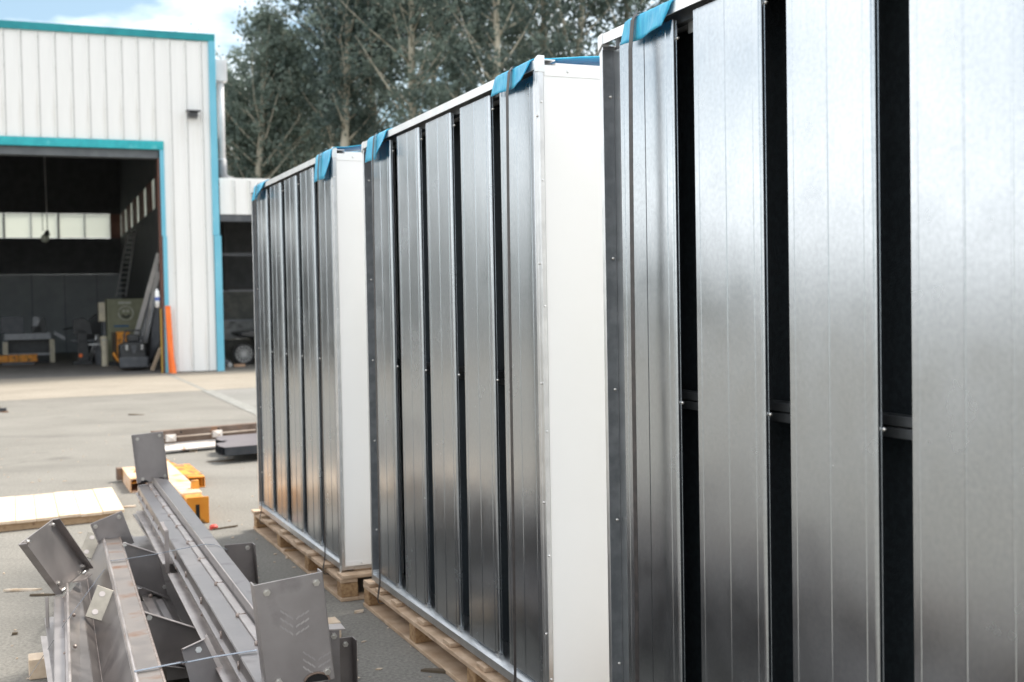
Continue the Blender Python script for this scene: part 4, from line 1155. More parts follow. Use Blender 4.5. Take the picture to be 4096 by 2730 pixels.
# far end plate (opens towards the camera) and near end plate (opens away)
p0f = at_h(610, 1930, 0.47)
ofar, cfar = end_plate(A, [z3(237, 285), z3(622, 240), z3(697, 848), z3(312, 892)], p0f, SD, flange=0.03, flange_dir=1, sides=(1, 3),
                       nuts=[z3(312, 337), z3(590, 290), z3(660, 797), z3(380, 838)])
hol = MB()
for px, py in (z3(400, 884), z3(605, 850)):
    q = on_plane(px, py, p0f, SD)
    hol.prism([q + SD * 0.004 + (DD * cos(pi * i / 10) * 0.028 + UP * sin(pi * i / 10) * 0.020) for i in range(11)], SD * 0.001)
hol.build('cable_notch', M['dark_hole'], ofar, loc=A.location)
p0n = at_h(1200, 2722, 0.45)
onear, cn_ = end_plate(A, [z4(612, 672), z4(1237, 545), z4(1352, 1537), z4(735, 1690)], p0n, SD, flange=0.055, flange_dir=-1, sides=(3, 1),
                       nuts=[z4(727, 737), z4(1183, 645), z4(1285, 1463), z4(838, 1560)])
q = on_plane(*z4(1190, 1555), p0n, SD)
hb = MB().prism([q + SD * 0.0035 + (DD * cos(pi * i / 12) * 0.040 + UP * sin(pi * i / 12) * 0.026) for i in range(13)], SD * 0.002)
hb.build('cable_notch', M['dark_hole'], onear, loc=A.location)
hr = MB().tube([q + SD * 0.006 + (DD * cos(pi * i / 12) * 0.043 + UP * sin(pi * i / 12) * 0.029) for i in range(13)], 0.004, 6)
hr.build('notch_rim', M['rust_beam'], onear, loc=A.location)
# tyre print on the near plate
tp = MB()
def tread(cx, cy, sc, rows):
    for r_ in range(rows):
        for sgn in (-1, 1):
            for k in range(3):
                x0, y0 = cx + sgn * (10 + k * 36) * sc, cy + r_ * 62 * sc + (40 - k * 22) * sc * (1 if sgn > 0 else 1) - (0 if sgn > 0 else 0)
                pts = [(x0, y0), (x0 + sgn * 30 * sc, y0 - 26 * sc), (x0 + sgn * 36 * sc, y0 - 14 * sc), (x0 + sgn * 4 * sc, y0 + 14 * sc)]
                c_ = [on_plane(*z4(*p), p0n, SD) + SD * 0.0034 for p in pts]
                tp.prism(c_, SD * 0.0004)
tread(985, 930, 1.15, 3)
tread(1190, 1310, 1.1, 3)
tp.build('tyre_print', mat('dusty_print', (0.37, 0.345, 0.34), 0.5, 0.5, c2=(0.46, 0.43, 0.42), nscale=18), onear, loc=A.location)

# ---- columns under A on the right (only their end plates show)
def plate_column(label, corners, base_px, base_z, nuts, flange_dir=1, sides=(1,), beam=1.2, m='steel', beam_w=0.2, bz=0.12, flange=0.06, back=-1):
    p0 = at_h(*base_px, base_z)
    th = thing('steel_column', label, 'steel column', (p0.x, p0.y, 0), 0, PG)
    o, c = end_plate(th, corners, p0, SD, flange=flange, flange_dir=flange_dir, sides=sides, nuts=nuts, m=m)
    lo = min(q.z for q in c)
    b0 = (c[2] + c[3]) * 0.5
    b0.z = max(0.12, min(lo, 0.2))
    s_ = SD * back
    mb = MB()
    for d0, d1 in ((-beam_w / 2, beam_w / 2),):
        mb.prism([b0 + DD * d0 - UP * bz / 2, b0 + DD * d1 - UP * bz / 2, b0 + DD * d1 + UP * bz / 2, b0 + DD * d0 + UP * bz / 2], s_ * beam)
    mb.build('column_shaft', M['steel'], th, loc=th.location, bevel=0.003)
    return th, c
plate_column('lower steel column whose end plate shows right of the wide column, nearer the cabinets', [z4(340, 300), z4(600, 278), z4(632, 650), z4(380, 690)], z4(560, 700), 0.28, [z4(552, 325)], flange_dir=1, sides=(1,), beam=1.0, back=1, beam_w=0.1, m='steel_dark')
plate_column('lower steel column whose end plate stands behind the tall near plate, bottom of the frame', [z4(1240, 1180), z4(1520, 1142), z4(1535, 1720), z4(1270, 1740)], z4(1450, 1750), 0.06, [z4(1453, 1213)], flange_dir=1, sides=(1,), beam=1.5, back=-1, beam_w=0.15, m='steel_dark')
tb = at_h(*z4(1350, 1150), 0.40)
tbt = thing('angle_bracket', 'small bent steel bracket beside the tall near plate', 'bracket', (tb.x, tb.y, 0), 0)
pb = [at_h(*z4(1285, 1040), 0.42), at_h(*z4(1412, 1030), 0.42), at_h(*z4(1455, 1080), 0.42), at_h(*z4(1290, 1088), 0.42)]
MB().plate(pb, 0.006).build('bracket_top', M['steel_pale'], tbt, loc=tbt.location)
pf = [pb[3] - UP * 0.003, pb[3].lerp(pb[2], 0.70) - UP * 0.003]
bw = MB().plate([pf[0] - SD * 0.01, pf[1] - SD * 0.01, pf[1] - SD * 0.01 - UP * 0.30, pf[0] - SD * 0.01 - UP * 0.30], 0.006)
bw.build('bracket_web', M['steel'], tbt, loc=tbt.location)
bolt(pb[3].lerp(pb[2], 0.36) - UP * 0.025 - SD * 0.006, SD, tbt, r=0.010)

# ---- column B: rusty boxed column with sloping left face
B = thing('steel_column', 'rusty boxed steel column with two drilled tabs, middle of the pile', 'steel column', at_h(480, 2450, 0.46).to_2d().to_3d(), 0, PG)
HB = 0.46
b1 = edge(z1(1225, 600), HB, z2(1430, 1568), HB)
b2 = edge(z1(1450, 600), HB, z2(1840, 1568), HB)
b3 = edge(z1(1040, 1010), 0.30, z2(1010, 1568), 0.30)
b4 = (b2[0] - UP * 0.16 + DD * 0.01, b2[1] - UP * 0.16 + DD * 0.01)
strip('top_flange', b1, b2, M['steel_rust'], B, bevel=0.004)
strip('left_face', b1, b3, M['steel_dark'], B)
strip('right_face', b2, b4, M['steel_rust'], B)
rod('weld_seam', (b1[0] + UP * 0.002 + DD * 0.010, b1[1] + UP * 0.002 + DD * 0.010), 0.0065, M['steel_pale'], B)
rod('weld_seam', (b2[0] + UP * 0.002 - DD * 0.004, b2[1] + UP * 0.002 - DD * 0.004), 0.0055, M['weld'], B)
rod('weld_seam', b3, 0.008, M['weld'], B)
nl = (b1[1] - b1[0]).cross(b3[0] - b1[0]).normalized()
if nl.dot(O - b1[0]) < 0: nl = -nl
nt_ = (SD + UP * 0.8).normalized()
def tab(parent, pts, holes, lift, m, nl=nt_):
    p0 = at_h(*pts[1], HB - 0.005)
    c = [on_plane(px, py, p0, nl) for px, py in pts]
    o = MB().plate(c, 0.008).build('drilled_tab', M[m], parent, loc=parent.location, bevel=0.0015)
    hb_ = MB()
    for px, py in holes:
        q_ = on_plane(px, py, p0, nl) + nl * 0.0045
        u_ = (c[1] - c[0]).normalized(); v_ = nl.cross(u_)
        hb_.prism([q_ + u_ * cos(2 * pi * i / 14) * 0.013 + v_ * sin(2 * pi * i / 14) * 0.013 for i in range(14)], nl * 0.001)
    hb_.build('hole_light_disc', M['steel_pale'], o, loc=parent.location)  # pale discs paint the light seen through the drilled holes
    # weld between tab and face
    a_, b__ = c[1], c[2]
    MB().tube([a_.lerp(b__, 0.62) - nl * 0.004, a_.lerp(b__, 0.8) - nl * 0.002, b__ - nl * 0.004], 0.008, 7).build('weld_bead', M['weld'], o, loc=parent.location, smooth=True)
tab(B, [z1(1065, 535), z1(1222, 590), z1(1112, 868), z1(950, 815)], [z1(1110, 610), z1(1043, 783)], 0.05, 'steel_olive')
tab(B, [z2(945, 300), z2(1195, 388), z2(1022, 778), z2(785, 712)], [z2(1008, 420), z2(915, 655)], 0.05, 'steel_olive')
p0 = at_h(*z1(1300, 620), 0.46)
end_plate(B, [z1(1090, 440), z1(1468, 282), z1(1620, 672), z1(1245, 800)], p0, SD, flange=0.02, flange_dir=1, sides=(3,), nuts=[z1(1150, 472), z1(1435, 356)])

# ---- column C: channel with a bright upright rib, rolled, with the big tilted plate
Cc = thing('steel_column', 'rolled steel channel with a bright upright rib, left side of the pile', 'steel column', at_h(270, 2600, 0.40).to_2d().to_3d(), 0, PG)
HC = 0.40
c1 = edge(z1(660, 1320), HC, z2(390, 1568), HC)
c2 = edge(z1(775, 1330), HC, z2(535, 1568), HC)
c4 = edge(z1(868, 1230), HC, z2(655, 1568), HC)
c3 = edge(z1(812, 1165), HC + 0.045, z2(590, 1568), HC + 0.045)
c5 = edge(z1(1035, 1050), 0.305, z2(1000, 1568), 0.305)
c6 = edge(z1(960, 1110), 0.36, z2(880, 1568), 0.36)
strip('left_plate', c1, c2, M['steel'], Cc)
strip('rib_foot', (c2[0] + UP * 0.006, c2[1] + UP * 0.006), (c3[0] - UP * 0.038, c3[1] - UP * 0.038), M['steel_pale'], Cc)
strip('rib', c3, (c3[0] - UP * 0.05, c3[1] - UP * 0.05), M['steel'], Cc, t=0.009)
rod('rib_edge', c3, 0.0055, M['steel_pale'], Cc)
strip('trough_plate', (c3[0] - UP * 0.052, c3[1] - UP * 0.052), c6, M['steel_dark'], Cc)
strip('right_plate', c6, c5, M['steel_dark'], Cc)
c0 = (c1[0] - UP * 0.11 - DD * 0.004, c1[1] - UP * 0.11 - DD * 0.004)
strip('side_web', c1, c0, M['steel'], Cc)
c00 = edge(z2(205, 970), 0.27, z2(300, 1568), 0.27)
c01 = edge(z2(300, 970), 0.28, z2(375, 1568), 0.28)
strip('foot_flange', c00, c01, M['steel_pale'], Cc)
for px, py in (z2(520, 770), z2(520, 1190), z2(510, 460)):
    q = at_h(px, py, HC + 0.004); MB().sphere(q, 0.007, 7, 5).build('weld_bead', M['weld'], Cc, loc=Cc.location, smooth=True)
for px, py in (z2(640, 690), z2(655, 1100)):
    q = at_h(px, py, HC - 0.0); MB().sphere(q, 0.008, 7, 5).build('weld_bead', M['weld'], Cc, loc=Cc.location, smooth=True)
# tilted plate: leans back from its foot
pf0, pf1 = at_h(*z1(672, 1296), 0.40), at_h(*z1(1043, 985), 0.43)
along = (pf1 - pf0).normalized()
nD = along.cross((-SD * 0.35 + UP).normalized()).normalized()
if nD.dot(O - pf0) < 0: nD = -nD
oD, cD = end_plate(Cc, [z1(222, 690), z1(630, 388), z1(1045, 985), z1(672, 1296)], pf0, nD, flange=0.035, flange_dir=1, sides=(1, 3),
                   nuts=[z1(323, 660), z1(624, 456), z1(690, 1162), z1(985, 955)])
qd = cD[2].lerp(cD[3], 0.30)
MB().plate([qd + nD * 0.01, qd + nD * 0.01 + along * -0.10, qd + nD * 0.07 - along * 0.09, qd + nD * 0.07], 0.006).build('foot_lug', M['steel_pale'], oD, loc=Cc.location)
MB().tube([cD[2].lerp(cD[3], 0.05) + nD * 0.012, cD[2].lerp(cD[3], 0.22) + nD * 0.012], 0.009, 7).tube([cD[2].lerp(cD[3], 0.72) + nD * 0.012, cD[2].lerp(cD[3], 0.9) + nD * 0.012], 0.009, 7).build('weld_bead', M['nut'], oD, loc=Cc.location, smooth=True)
# upright tab at the left
lt = [at_h(*z2(320, 950), 0.25), at_h(*z2(282, 950), 0.25)]
upl = MB().plate([lt[0], lt[1], lt[1] + UP * 0.17 - SD * 0.01, lt[0] + UP * 0.17 - SD * 0.01], 0.006)
upl.build('side_tab', M['steel'], Cc, loc=Cc.location)

# ---- columns lying between B and A (dark plates seen from the front)
def mid_column(label, corners, base_px, base_z, nuts, top_lip=None, roll=0.0, tilt=0.12):
    p0 = at_h(*base_px, base_z)
    th = thing('steel_column', label, 'steel column', (p0.x, p0.y, 0), 0, PG)
    n = (SD + UP * tilt).normalized()
    c = [on_plane(px, py, p0, n) for px, py in corners]
    mb = MB().plate(c, 0.006)
    o = mb.build('end_plate', M['steel_dark'], th, loc=th.location, bevel=0.0015)
    MB().plate([c[0], c[1], c[1] + n * 0.05, c[0] + n * 0.05], 0.006).build('top_flange', M['steel_pale'], o, loc=th.location, bevel=0.002)
    MB().plate([c[3], c[2], c[2] + n * 0.045, c[3] + n * 0.045], 0.006).build('bottom_flange', M['steel'], o, loc=th.location, bevel=0.002)
    for px, py in nuts:
        q_ = on_plane(px, py, p0, n)
        MB().tube([q_ + n * 0.003, q_ + n * 0.010], 0.0125, 6).tube([q_ + n * 0.010, q_ + n * 0.016], 0.008, 10).build('nut', M['nut'], o, loc=th.location)
    return th, c, n
g1, cg1, _n = mid_column('steel column with a dark end plate under the first strap, between the rusty and wide columns',
                         [z1(1485, 665), z1(1900, 800), z1(2030, 1330), z1(1640, 1180)], z1(1800, 1250), 0.22, [z1(1985, 1200), z1(1506, 685)])
b_ = (cg1[2] + cg1[3]) * 0.5
MB().prism([b_ + DD * -0.07 + UP * 0.02, b_ + DD * 0.05 + UP * 0.02, b_ + DD * 0.05 - UP * 0.07, b_ - DD * 0.07 - UP * 0.07], SD * -1.6).build('column_shaft', M['steel'], g1, loc=g1.location)
g2, cg2, _n = mid_column('steel column with a bright folded edge between the two straps, middle of the pile',
                         [z2(1545, 640), z2(2260, 862), z2(2420, 1400), z2(1720, 1330)], z2(2000, 1300), 0.20, [z2(1622, 720)])
b_ = (cg2[2] + cg2[3]) * 0.5
MB().prism([b_ + DD * -0.07 + UP * 0.02, b_ + DD * 0.05 + UP * 0.02, b_ + DD * 0.05 - UP * 0.05, b_ - DD * 0.07 - UP * 0.05], SD * -1.2).build('column_shaft', M['steel'], g2, loc=g2.location)
g3, cg3, _n = mid_column('steel column with a slanted dark plate under the second strap, lower edge of the frame',
                         [z4(-60, 1268), z4(148, 1172), z4(360, 1600), z4(60, 1720)], z4(100, 1700), 0.26, [z4(100, 1268)], tilt=0.3)
MB().plate([cg3[1], cg3[2], cg3[2] + DD * 0.012 + UP * 0.02, cg3[1] + DD * 0.012 + UP * 0.02], 0.005).build('plate_edge', M['steel_pale'], g3, loc=g3.location)
b_ = (cg3[2] + cg3[3]) * 0.5
MB().prism([b_ + DD * -0.07 + UP * 0.0, b_ + DD * 0.05 + UP * 0.0, b_ + DD * 0.05 - UP * 0.08, b_ - DD * 0.07 - UP * 0.08], SD * 0.6).build('column_shaft', M['steel'], g3, loc=g3.location)
# low column seen in the gap
g4o = at_h(*z2(1650, 480), 0.22)
g4 = thing('steel_column', 'low pale steel channel glimpsed in the gap under the dark plates', 'steel column', (g4o.x, g4o.y, 0), 0, PG)
e1 = edge(z2(1480, 350), 0.2, z2(1600, 600), 0.2, 1.0); e2 = edge(z2(1620, 400), 0.2, z2(1740, 640), 0.2, 1.0)
e3 = edge(z2(1800, 450), 0.17, z2(1870, 580), 0.17, 1.0); e4 = edge(z2(1870, 410), 0.15, z2(1990, 680), 0.15, 1.0)
strip('top_plate', e1, e2, M['steel_pale'], g4); strip('side_plate', e2, e3, M['steel'], g4); strip('foot_plate', e3, e4, M['steel'], g4)
MB().sphere(at_h(*z2(1640, 440), 0.21), 0.012, 7, 5).build('weld_bead', M['weld'], g4, loc=g4.location, smooth=True)
# bottom layer: long shafts the others lie on
for j, (px, py, w_, nm) in enumerate([(760, 2330, 0.20, 'dark steel column at the bottom of the pile under the wide column'), (420, 2560, 0.22, 'dark steel column at the bottom of the pile under the rusty column'), (262, 2620, 0.14, 'dark steel column at the bottom of the pile under the ribbed channel')]):
    c_ = at_h(px, py, 0.22)
    th = thing('steel_column', nm, 'steel column', (c_.x, c_.y, 0), 0, PG)
    fa = {0: -2.1, 1: -0.8, 2: -0.45}[j]
    a_ = c_ + SD * fa; 
    hh_ = 0.16 if j else 0.14
    prof = [(-w_ / 2, -0.12), (w_ / 2, -0.12), (w_ / 2, -0.105), (0.01, -0.105), (0.01, hh_ * 0.3), (w_ / 2, hh_ * 0.3), (w_ / 2, hh_ * 0.4), (-w_ / 2, hh_ * 0.4), (-w_ / 2, hh_ * 0.3), (-0.01, hh_ * 0.3), (-0.01, -0.105), (-w_ / 2, -0.105)]
    MB().prism([a_ + DD * x + UP * z for x, z in prof], SD * (3.6 - fa)).build('column_shaft', M['steel'], th, loc=th.location, bevel=0.002)
# second flange seen below A at the far end
e1 = edge(z1(1665, 400), 0.22, z1(1875, 760), 0.22, 0.4); e2 = edge(z1(1735, 520), 0.12, z1(1865, 770), 0.12, 0.3)
# bearers under the pile
for j, (px, py) in enumerate([(*z2(130, 1180),)]):
    c_ = at_h(px, py, 0.095)
    tl = MB().box(-0.03 if j == 0 else -0.05, 1.45 if j == 0 else 0.7, -0.001, 0.12, 0.001, 0.094).build('timber_bearer', M['pine'], None, bevel=0.004)
    tl.location = (c_.x, c_.y, 0) if j == 0 else (c_.x, c_.y, 0); tl.rotation_euler = (0, 0, CA + (pi if False else 0))
    if j == 0: tl.location = Vector((c_.x, c_.y, 0)) - Vector((-sin(CA), cos(CA), 0)) * 0.12
    tag(tl, ['pale timber bearer under the near left end of the steel pile', 'timber bearer under the far end of the steel pile'][j], 'timber')

# ---- steel bands round the pile
def band(name, label, pts, wv, t=0.0012):
    mb = MB().ribbon(pts, wv, (0, 0, t))
    o = mb.build(name, M['band'], None)
    tag(o, label, 'strap', 'steel bands round the steel pile')
pA = [at_h(*z2(35, 1530), 0.10) , at_h(*z2(560, 745), HC + 0.05), at_h(*z1(1290, 950), 0.435), at_h(*z1(1335, 888), HB + 0.01), at_h(*z1(1540, 862), HB + 0.012), at_h(*z1(1920, 800), 0.49), at_h(*z4(-60, 338), HA + 0.02), at_h(*z4(150, 297), HT + 0.012), at_h(*z4(250, 300), HT + 0.008), at_h(*z4(370, 345), HT + 0.006), at_h(*z4(360, 360), HT - 0.01) - UP * 0.05]
band('steel_band', 'thin steel band over the pile, the farther of the two', pA, SD * 0.012)
pB = [at_h(*z2(1330, 1590), 0.36), at_h(*z2(1380, 1480), 0.43), at_h(*z2(1430, 1428), HB + 0.008), at_h(*z2(1780, 1360), HB + 0.012), at_h(*z2(2030, 1312), 0.47), at_h(*z4(0, 1383), 0.465), at_h(*z4(240, 1335), 0.46), at_h(*z4(640, 1272), HA + 0.012)]
band('steel_band', 'wider bluish steel band over the pile, nearer the camera', pB, SD * 0.018)

# ================================================================== WOODEN PALLET on the left
fr, bk = at_h(*z1(1503, 268), 0.085), at_h(*z1(1350, 2), 0.085)
fl_, bl_ = at_h(*z1(0, 418), 0.085), at_h(*z1(0, 97), 0.085)
wp = thing('pine_platform', 'fresh pine plank platform lying on the yard at the left', 'platform', (fr.x, fr.y, 0), 0)
fdir = (fl_ - fr); 
ddir = (bk - fr)
seams = [0.0]
for px, py in (z1(1255, 300), z1(990, 330), z1(722, 355), z1(455, 385), z1(187, 400), z1(-60, 425)):
    seams.append((at_h(px, py, 0.085) - fr).length / fdir.length)
seams += [seams[-1] + 0.18, seams[-1] + 0.36]
fd = fdir.normalized(); dn = ddir - fd * ddir.dot(fd) * 0.25
for i in range(len(seams) - 1):
    a_ = fr + fdir * (seams[i] + 0.0016); b_ = fr + fdir * (seams[i + 1] - 0.0016)
    jz = random.Random(i).uniform(-0.003, 0.003)
    jd = fd.cross(UP) * random.Random(i + 9).uniform(-0.012, 0.012)
    MB().prism([a_ + jd + UP * jz, b_ + jd + UP * jz, b_ + ddir + UP * jz, a_ + ddir + UP * jz], (0, 0, -0.024)).build('plank', M['pine'], wp, loc=wp.location, bevel=0.003)
inw = ddir.normalized()
for q in (0.02, 0.5, 0.94):
    a_ = fr + fd * 0.05 + ddir * q; b_ = fr + fdir * (seams[-1] - 0.01) + ddir * q
    MB().prism([a_ - UP * 0.026, b_ - UP * 0.026, b_ - UP * 0.026 + inw * 0.07, a_ - UP * 0.026 + inw * 0.07], (0, 0, -0.058)).build('bearer', M['pine_side'], wp, loc=wp.location, bevel=0.003)

# ================================================================== YELLOW FORKLIFT JIB
yj_tr = at_h(832, 2093, 0.0)
yj = thing('forklift_jib', 'scuffed yellow forklift jib attachment lying behind the steel pile', 'forklift attachment', (yj_tr.x, yj_tr.y, 0), CA - pi / 2)
# local: x along SD (towards camera), y across to the right, z up; origin = front lower right corner of the boom
def YL(p):
    q_ = p - Vector((yj_tr.x, yj_tr.y, 0)); return Vector((q_.dot(SD), q_.dot(DD), q_.z))
bwid, bh = 0.15, 0.215
MB().box(-2.6, -0.36, -bwid - 0.012, 0.012, 0.02, bh - 0.012).build('boom', M['yellow_pale'], yj, bevel=0.012)  # sunlit paleness of the boom is put into its scuffed paint
MB().box(-0.355, -0.012, -bwid, 0.0, 0.012, bh - 0.025).build('inner_boom', M['yellow'], yj, bevel=0.012)
ep = MB().box(-0.010, 0.004, -bwid - 0.01, 0.012, 0.0, bh).build('end_plate', M['yellow'], yj, bevel=0.006)
MB().box(0.0045, 0.007, -bwid * 0.62, -bwid * 0.42, 0.02, bh * 0.72).build('end_slot', M['dark_hole'], ep)
MB().prism([(-0.62, -bwid * 0.30, bh - 0.013), (-0.52, -bwid * 0.30, bh - 0.013), (-0.54, -bwid * 0.30, bh + 0.055), (-0.60, -bwid * 0.30, bh + 0.055)], (0, 0.06, 0)).build('lifting_lug', M['yellow'], yj)
# two fork pockets crossing under the boom (open tubes)
def pocket(x0, x1, y0, y1, h_=0.105, t=0.011):
    mb = MB()
    mb.box(x0, x1, y0, y1, 0.0, t); mb.box(x0, x1, y0, y1, h_ - t, h_)
    mb.box(x0, x1, y0, y0 + t, t + 0.0005, h_ - t - 0.0005); mb.box(x0, x1, y1 - t, y1, t + 0.0005, h_ - t - 0.0005)
    return mb
pr_ = YL(at_h(821, 1950, 0.0))
pocket(pr_.x - 1.05, pr_.x, pr_.y - 0.16, pr_.y).build('fork_pocket', M['yellow'], yj, bevel=0.003)
pocket(pr_.x - 1.05, pr_.x - 0.001, 0.016, 0.05).build('pocket_web', M['yellow'], yj, bevel=0.003)
yl_ = YL(at_h(*z3(165, 905), 0.0)).y
# stepped cover plates beside the boom
x_ = pr_.x
cov = [(x_ - 0.02, 0.118, pr_.y - 0.02), (x_ - 0.42, 0.17, pr_.y - 0.16), (x_ - 0.80, 0.20, pr_.y - 0.34), (x_ - 1.25, 0.16, pr_.y - 0.42)]
for i in range(3):
    (xa, za, ya), (xb, zb_, yb_) = cov[i], cov[i + 1]
    MB().prism([(xa, 0.016, za), (xa, ya, za - 0.015), (xb + 0.012, ya - 0.10, zb_ - 0.012), (xb + 0.012, 0.016, zb_)], (0, 0, -0.01)).build('cover_plate', M['yellow'], yj, bevel=0.002)
    MB().box(xb + 0.001, xb + 0.011, 0.016, ya - 0.12, zb_ - 0.03, zb_ + 0.012).build('cover_rib', M['yellow_pale'], yj)
    MB().prism([(xa, ya, za - 0.026), (xb + 0.012, ya - 0.10, zb_ - 0.023), (xb + 0.012, ya - 0.10, 0.02), (xa, ya, 0.0)], (0, -0.01, 0)).build('cover_cheek', M['yellow'], yj)
for i in range(3):
    (xa, za, ya), (xb, zb_, yb_) = cov[i], cov[i + 1]
    MB().prism([(xa, -bwid - 0.016, za), (xa, yl_ + 0.06 * i, za - 0.03), (xb + 0.012, yl_ + 0.10 + 0.06 * i, zb_ - 0.03), (xb + 0.012, -bwid - 0.016, zb_)], (0, 0, -0.01)).build('cover_plate', M['yellow'], yj, bevel=0.002)
# side rail on the far left
ra, rb = YL(at_h(*z3(258, 1012), 0.0)), YL(at_h(*z3(140, 860), 0.0))
yr = (ra.y + rb.y) / 2
pocket(rb.x, ra.x, yr - 0.02, yr + 0.14, h_=0.135).build('fork_pocket', M['yellow_pale'], yj, bevel=0.003)
MB().box(rb.x - 0.02, rb.x + 0.10, yr - 0.075, yr - 0.022, 0.02, 0.14).build('side_lug', M['rust_beam'], yj, bevel=0.004)

# ================================================================== RUSTY BEAM and BLACK TUBES
ang = radians(39)
RD = Vector((cos(ang), sin(ang), 0)); RN = Vector((sin(ang), -cos(ang), 0))     # along the beam, and towards the camera
rb0 = at_h(661, 1810, 0.03)
rbm = thing('rusty_steel_beam', 'long rusty steel beam with welded square pads behind the black tubes', 'beam', (rb0.x, rb0.y, 0), ang)
# local x along beam, y away from the camera
Lb = 6.5
zt_ = on_plane(652, 1725, rb0 + RN * -0.16, RN).z
x0_ = -0.05
MB().prism([(x0_, 0, 0.035), (x0_, 0, 0.05), (x0_, 0.15, 0.115), (x0_, 0.15, 0.100)], (Lb, 0, 0)).build('lower_flange', M['pale_pad_flange'], rbm)  # sunlight on the flange is put into its pale colour
MB().box(x0_, Lb + x0_, 0.152, 0.175, 0.03, zt_).build('web', M['rust_beam'], rbm)
MB().box(x0_, Lb + x0_, 0.176, 0.30, zt_ - 0.02, zt_ - 0.002).build('top_flange', M['rust_beam'], rbm)
def on_web(px, py):
    q = on_plane(px, py, rb0 - RN * 0.150, RN)
    return (q - rb0).dot(RD), q.z
def z5(x, y): return (600 + x * 0.19125, 1650 + y * 0.19125)
xm, zm = on_web(*z5(900, 485))
MB().prism([(x0_, 0.120, zm), (x0_, 0.151, zm + 0.014), (x0_, 0.151, zm - 0.012)], (Lb, 0, 0)).build('web_rib', M['rib_brown'], rbm)
pads = [on_web(*z5(420, 538)), on_web(*z5(1392, 445))]
pads.append((2 * pads[1][0] - pads[0][0], pads[1][1]))
for xx, zz in pads:
    pd = MB()
    w_, h_ = 0.062, 0.042
    pd.add([(xx - w_, 0.118, zz - h_), (xx + w_, 0.118, zz - h_), (xx + w_, 0.118, zz + h_), (xx - w_, 0.118, zz + h_), (xx, 0.095, zz),
            (xx - w_, 0.151, zz - h_), (xx + w_, 0.151, zz - h_), (xx + w_, 0.151, zz + h_), (xx - w_, 0.151, zz + h_)],
           [(0, 1, 4), (1, 2, 4), (2, 3, 4), (3, 0, 4), (0, 5, 6, 1), (1, 6, 7, 2), (2, 7, 8, 3), (3, 8, 5, 0), (8, 7, 6, 5)])
    pd.build('welded_pad', M['pale_pad_flange'], rbm)
for xx in (0.3, 2.6, 5.0):
    MB().box(xx, xx + 0.1, -0.01, 0.29, 0.0, 0.029).build('beam_bearer', M['twig'], rbm)
hl = MB()
for xx, zz in (on_web(*z5(650, 415)), on_web(*z5(682, 660)), on_web(*z5(1430, 345))):
    hl.tube([(xx, 0.1515, zz), (xx, 0.1495, zz)], 0.012, 10)
hl.build('bolt_holes', M['dark_hole'], rbm)
# black tubes side by side on low bearers
tp0 = at_h(898, 1791, 0.185)
ang2 = math.atan2(*(lambda v: (v.y, v.x))(at_h(1028, 1780, 0.185) - tp0))
TG = 'black tubes laid side by side'
ex = []
for i_, px_ in enumerate([898, 884, 880, 872, 874, 906, 912, 884, 873, 871, 872, 876]):
    c_ = Vector((tp0.x, tp0.y, 0.185)) + Vector((-sin(ang2), cos(ang2), 0)) * (i_ * 0.098 + 0.01)
    lo_, hi_ = -1.5, 1.5
    for _ in range(40):
        md = (lo_ + hi_) / 2
        q_ = c_ + Vector((cos(ang2), sin(ang2), 0)) * md - O
        if 2048 + F * q_.dot(R_AX) / q_.dot(W_AX) < px_: lo_ = md
        else: hi_ = md
    ex.append(lo_)
LBL = ['nearest black tube of the row lying beside the rusty beam', 'second black tube from the front of the row', 'third black tube from the front of the row', 'fourth black tube from the front of the row',
       'fifth black tube from the front, its end set back', 'sixth black tube from the front, its end set farthest back', 'seventh black tube from the front, its end set back', 'eighth black tube from the front of the row',
       'ninth black tube from the front of the row', 'tenth black tube from the front of the row', 'second last black tube, close to the rusty beam', 'last black tube of the row, touching the rusty beam side']
for i in range(12):
    base = Vector((tp0.x, tp0.y, 0))
    tdir = Vector((cos(ang2), sin(ang2), 0)); tn = Vector((-sin(ang2), cos(ang2), 0))
    th = thing('black_tube', LBL[i], 'tube', base + tn * (i * 0.098) + tdir * ex[i], ang2, TG)
    mb = MB()
    w_, h0, h1, L_ = 0.095, 0.09, 0.185, 4.5
    mb.box(0, L_, 0, w_, h0, h0 + 0.004); mb.box(0, L_, 0, 0.004, h0 + 0.0045, h1 - 0.0045); mb.box(0, L_, w_ - 0.004, w_, h0 + 0.0045, h1 - 0.0045)
    mb.build('tube_wall', M['black_steel'], th)
    MB().box(0, L_, 0, w_, h1 - 0.004, h1).build('top_face', M['tube_top'], th)  # top face drawn paler than the tube walls
base = Vector((tp0.x, tp0.y, 0)) + tdir * 0.9 + tn * 0.06
for q_ in (0.0, 2.6):
    tl = MB().box(0, 0.1, 0, 1.1, 0.0, 0.089).build('timber_bearer', M['pine_side'], None)
    tl.location = base + tdir * q_; tl.rotation_euler = (0, 0, ang2)
    tag(tl, ['timber bearer under the visible end of the black tubes', 'timber bearer under the hidden end of the black tubes'][0 if q_ == 0 else 1], 'timber')
# dark bit at the left edge of the yard
p = at_h(0, 1652, 0.0)
db = thing('dark_steel_offcut', 'dark steel offcut at the left edge of the yard', 'offcut', p + Vector((-0.22, 0, 0)), 0.3)
MB().box(-0.35, 0.30, 0, 0.12, 0.0, 0.07).build('offcut_web', M['black_steel'], db, bevel=0.004)
MB().box(-0.35, 0.20, -0.02, 0.10, 0.0705, 0.10).build('offcut_top', M['rust_beam'], db)
MB().box(-0.35, 0.34, -0.05, -0.0005, 0.0, 0.02).build('offcut_foot', M['rust_beam'], db)

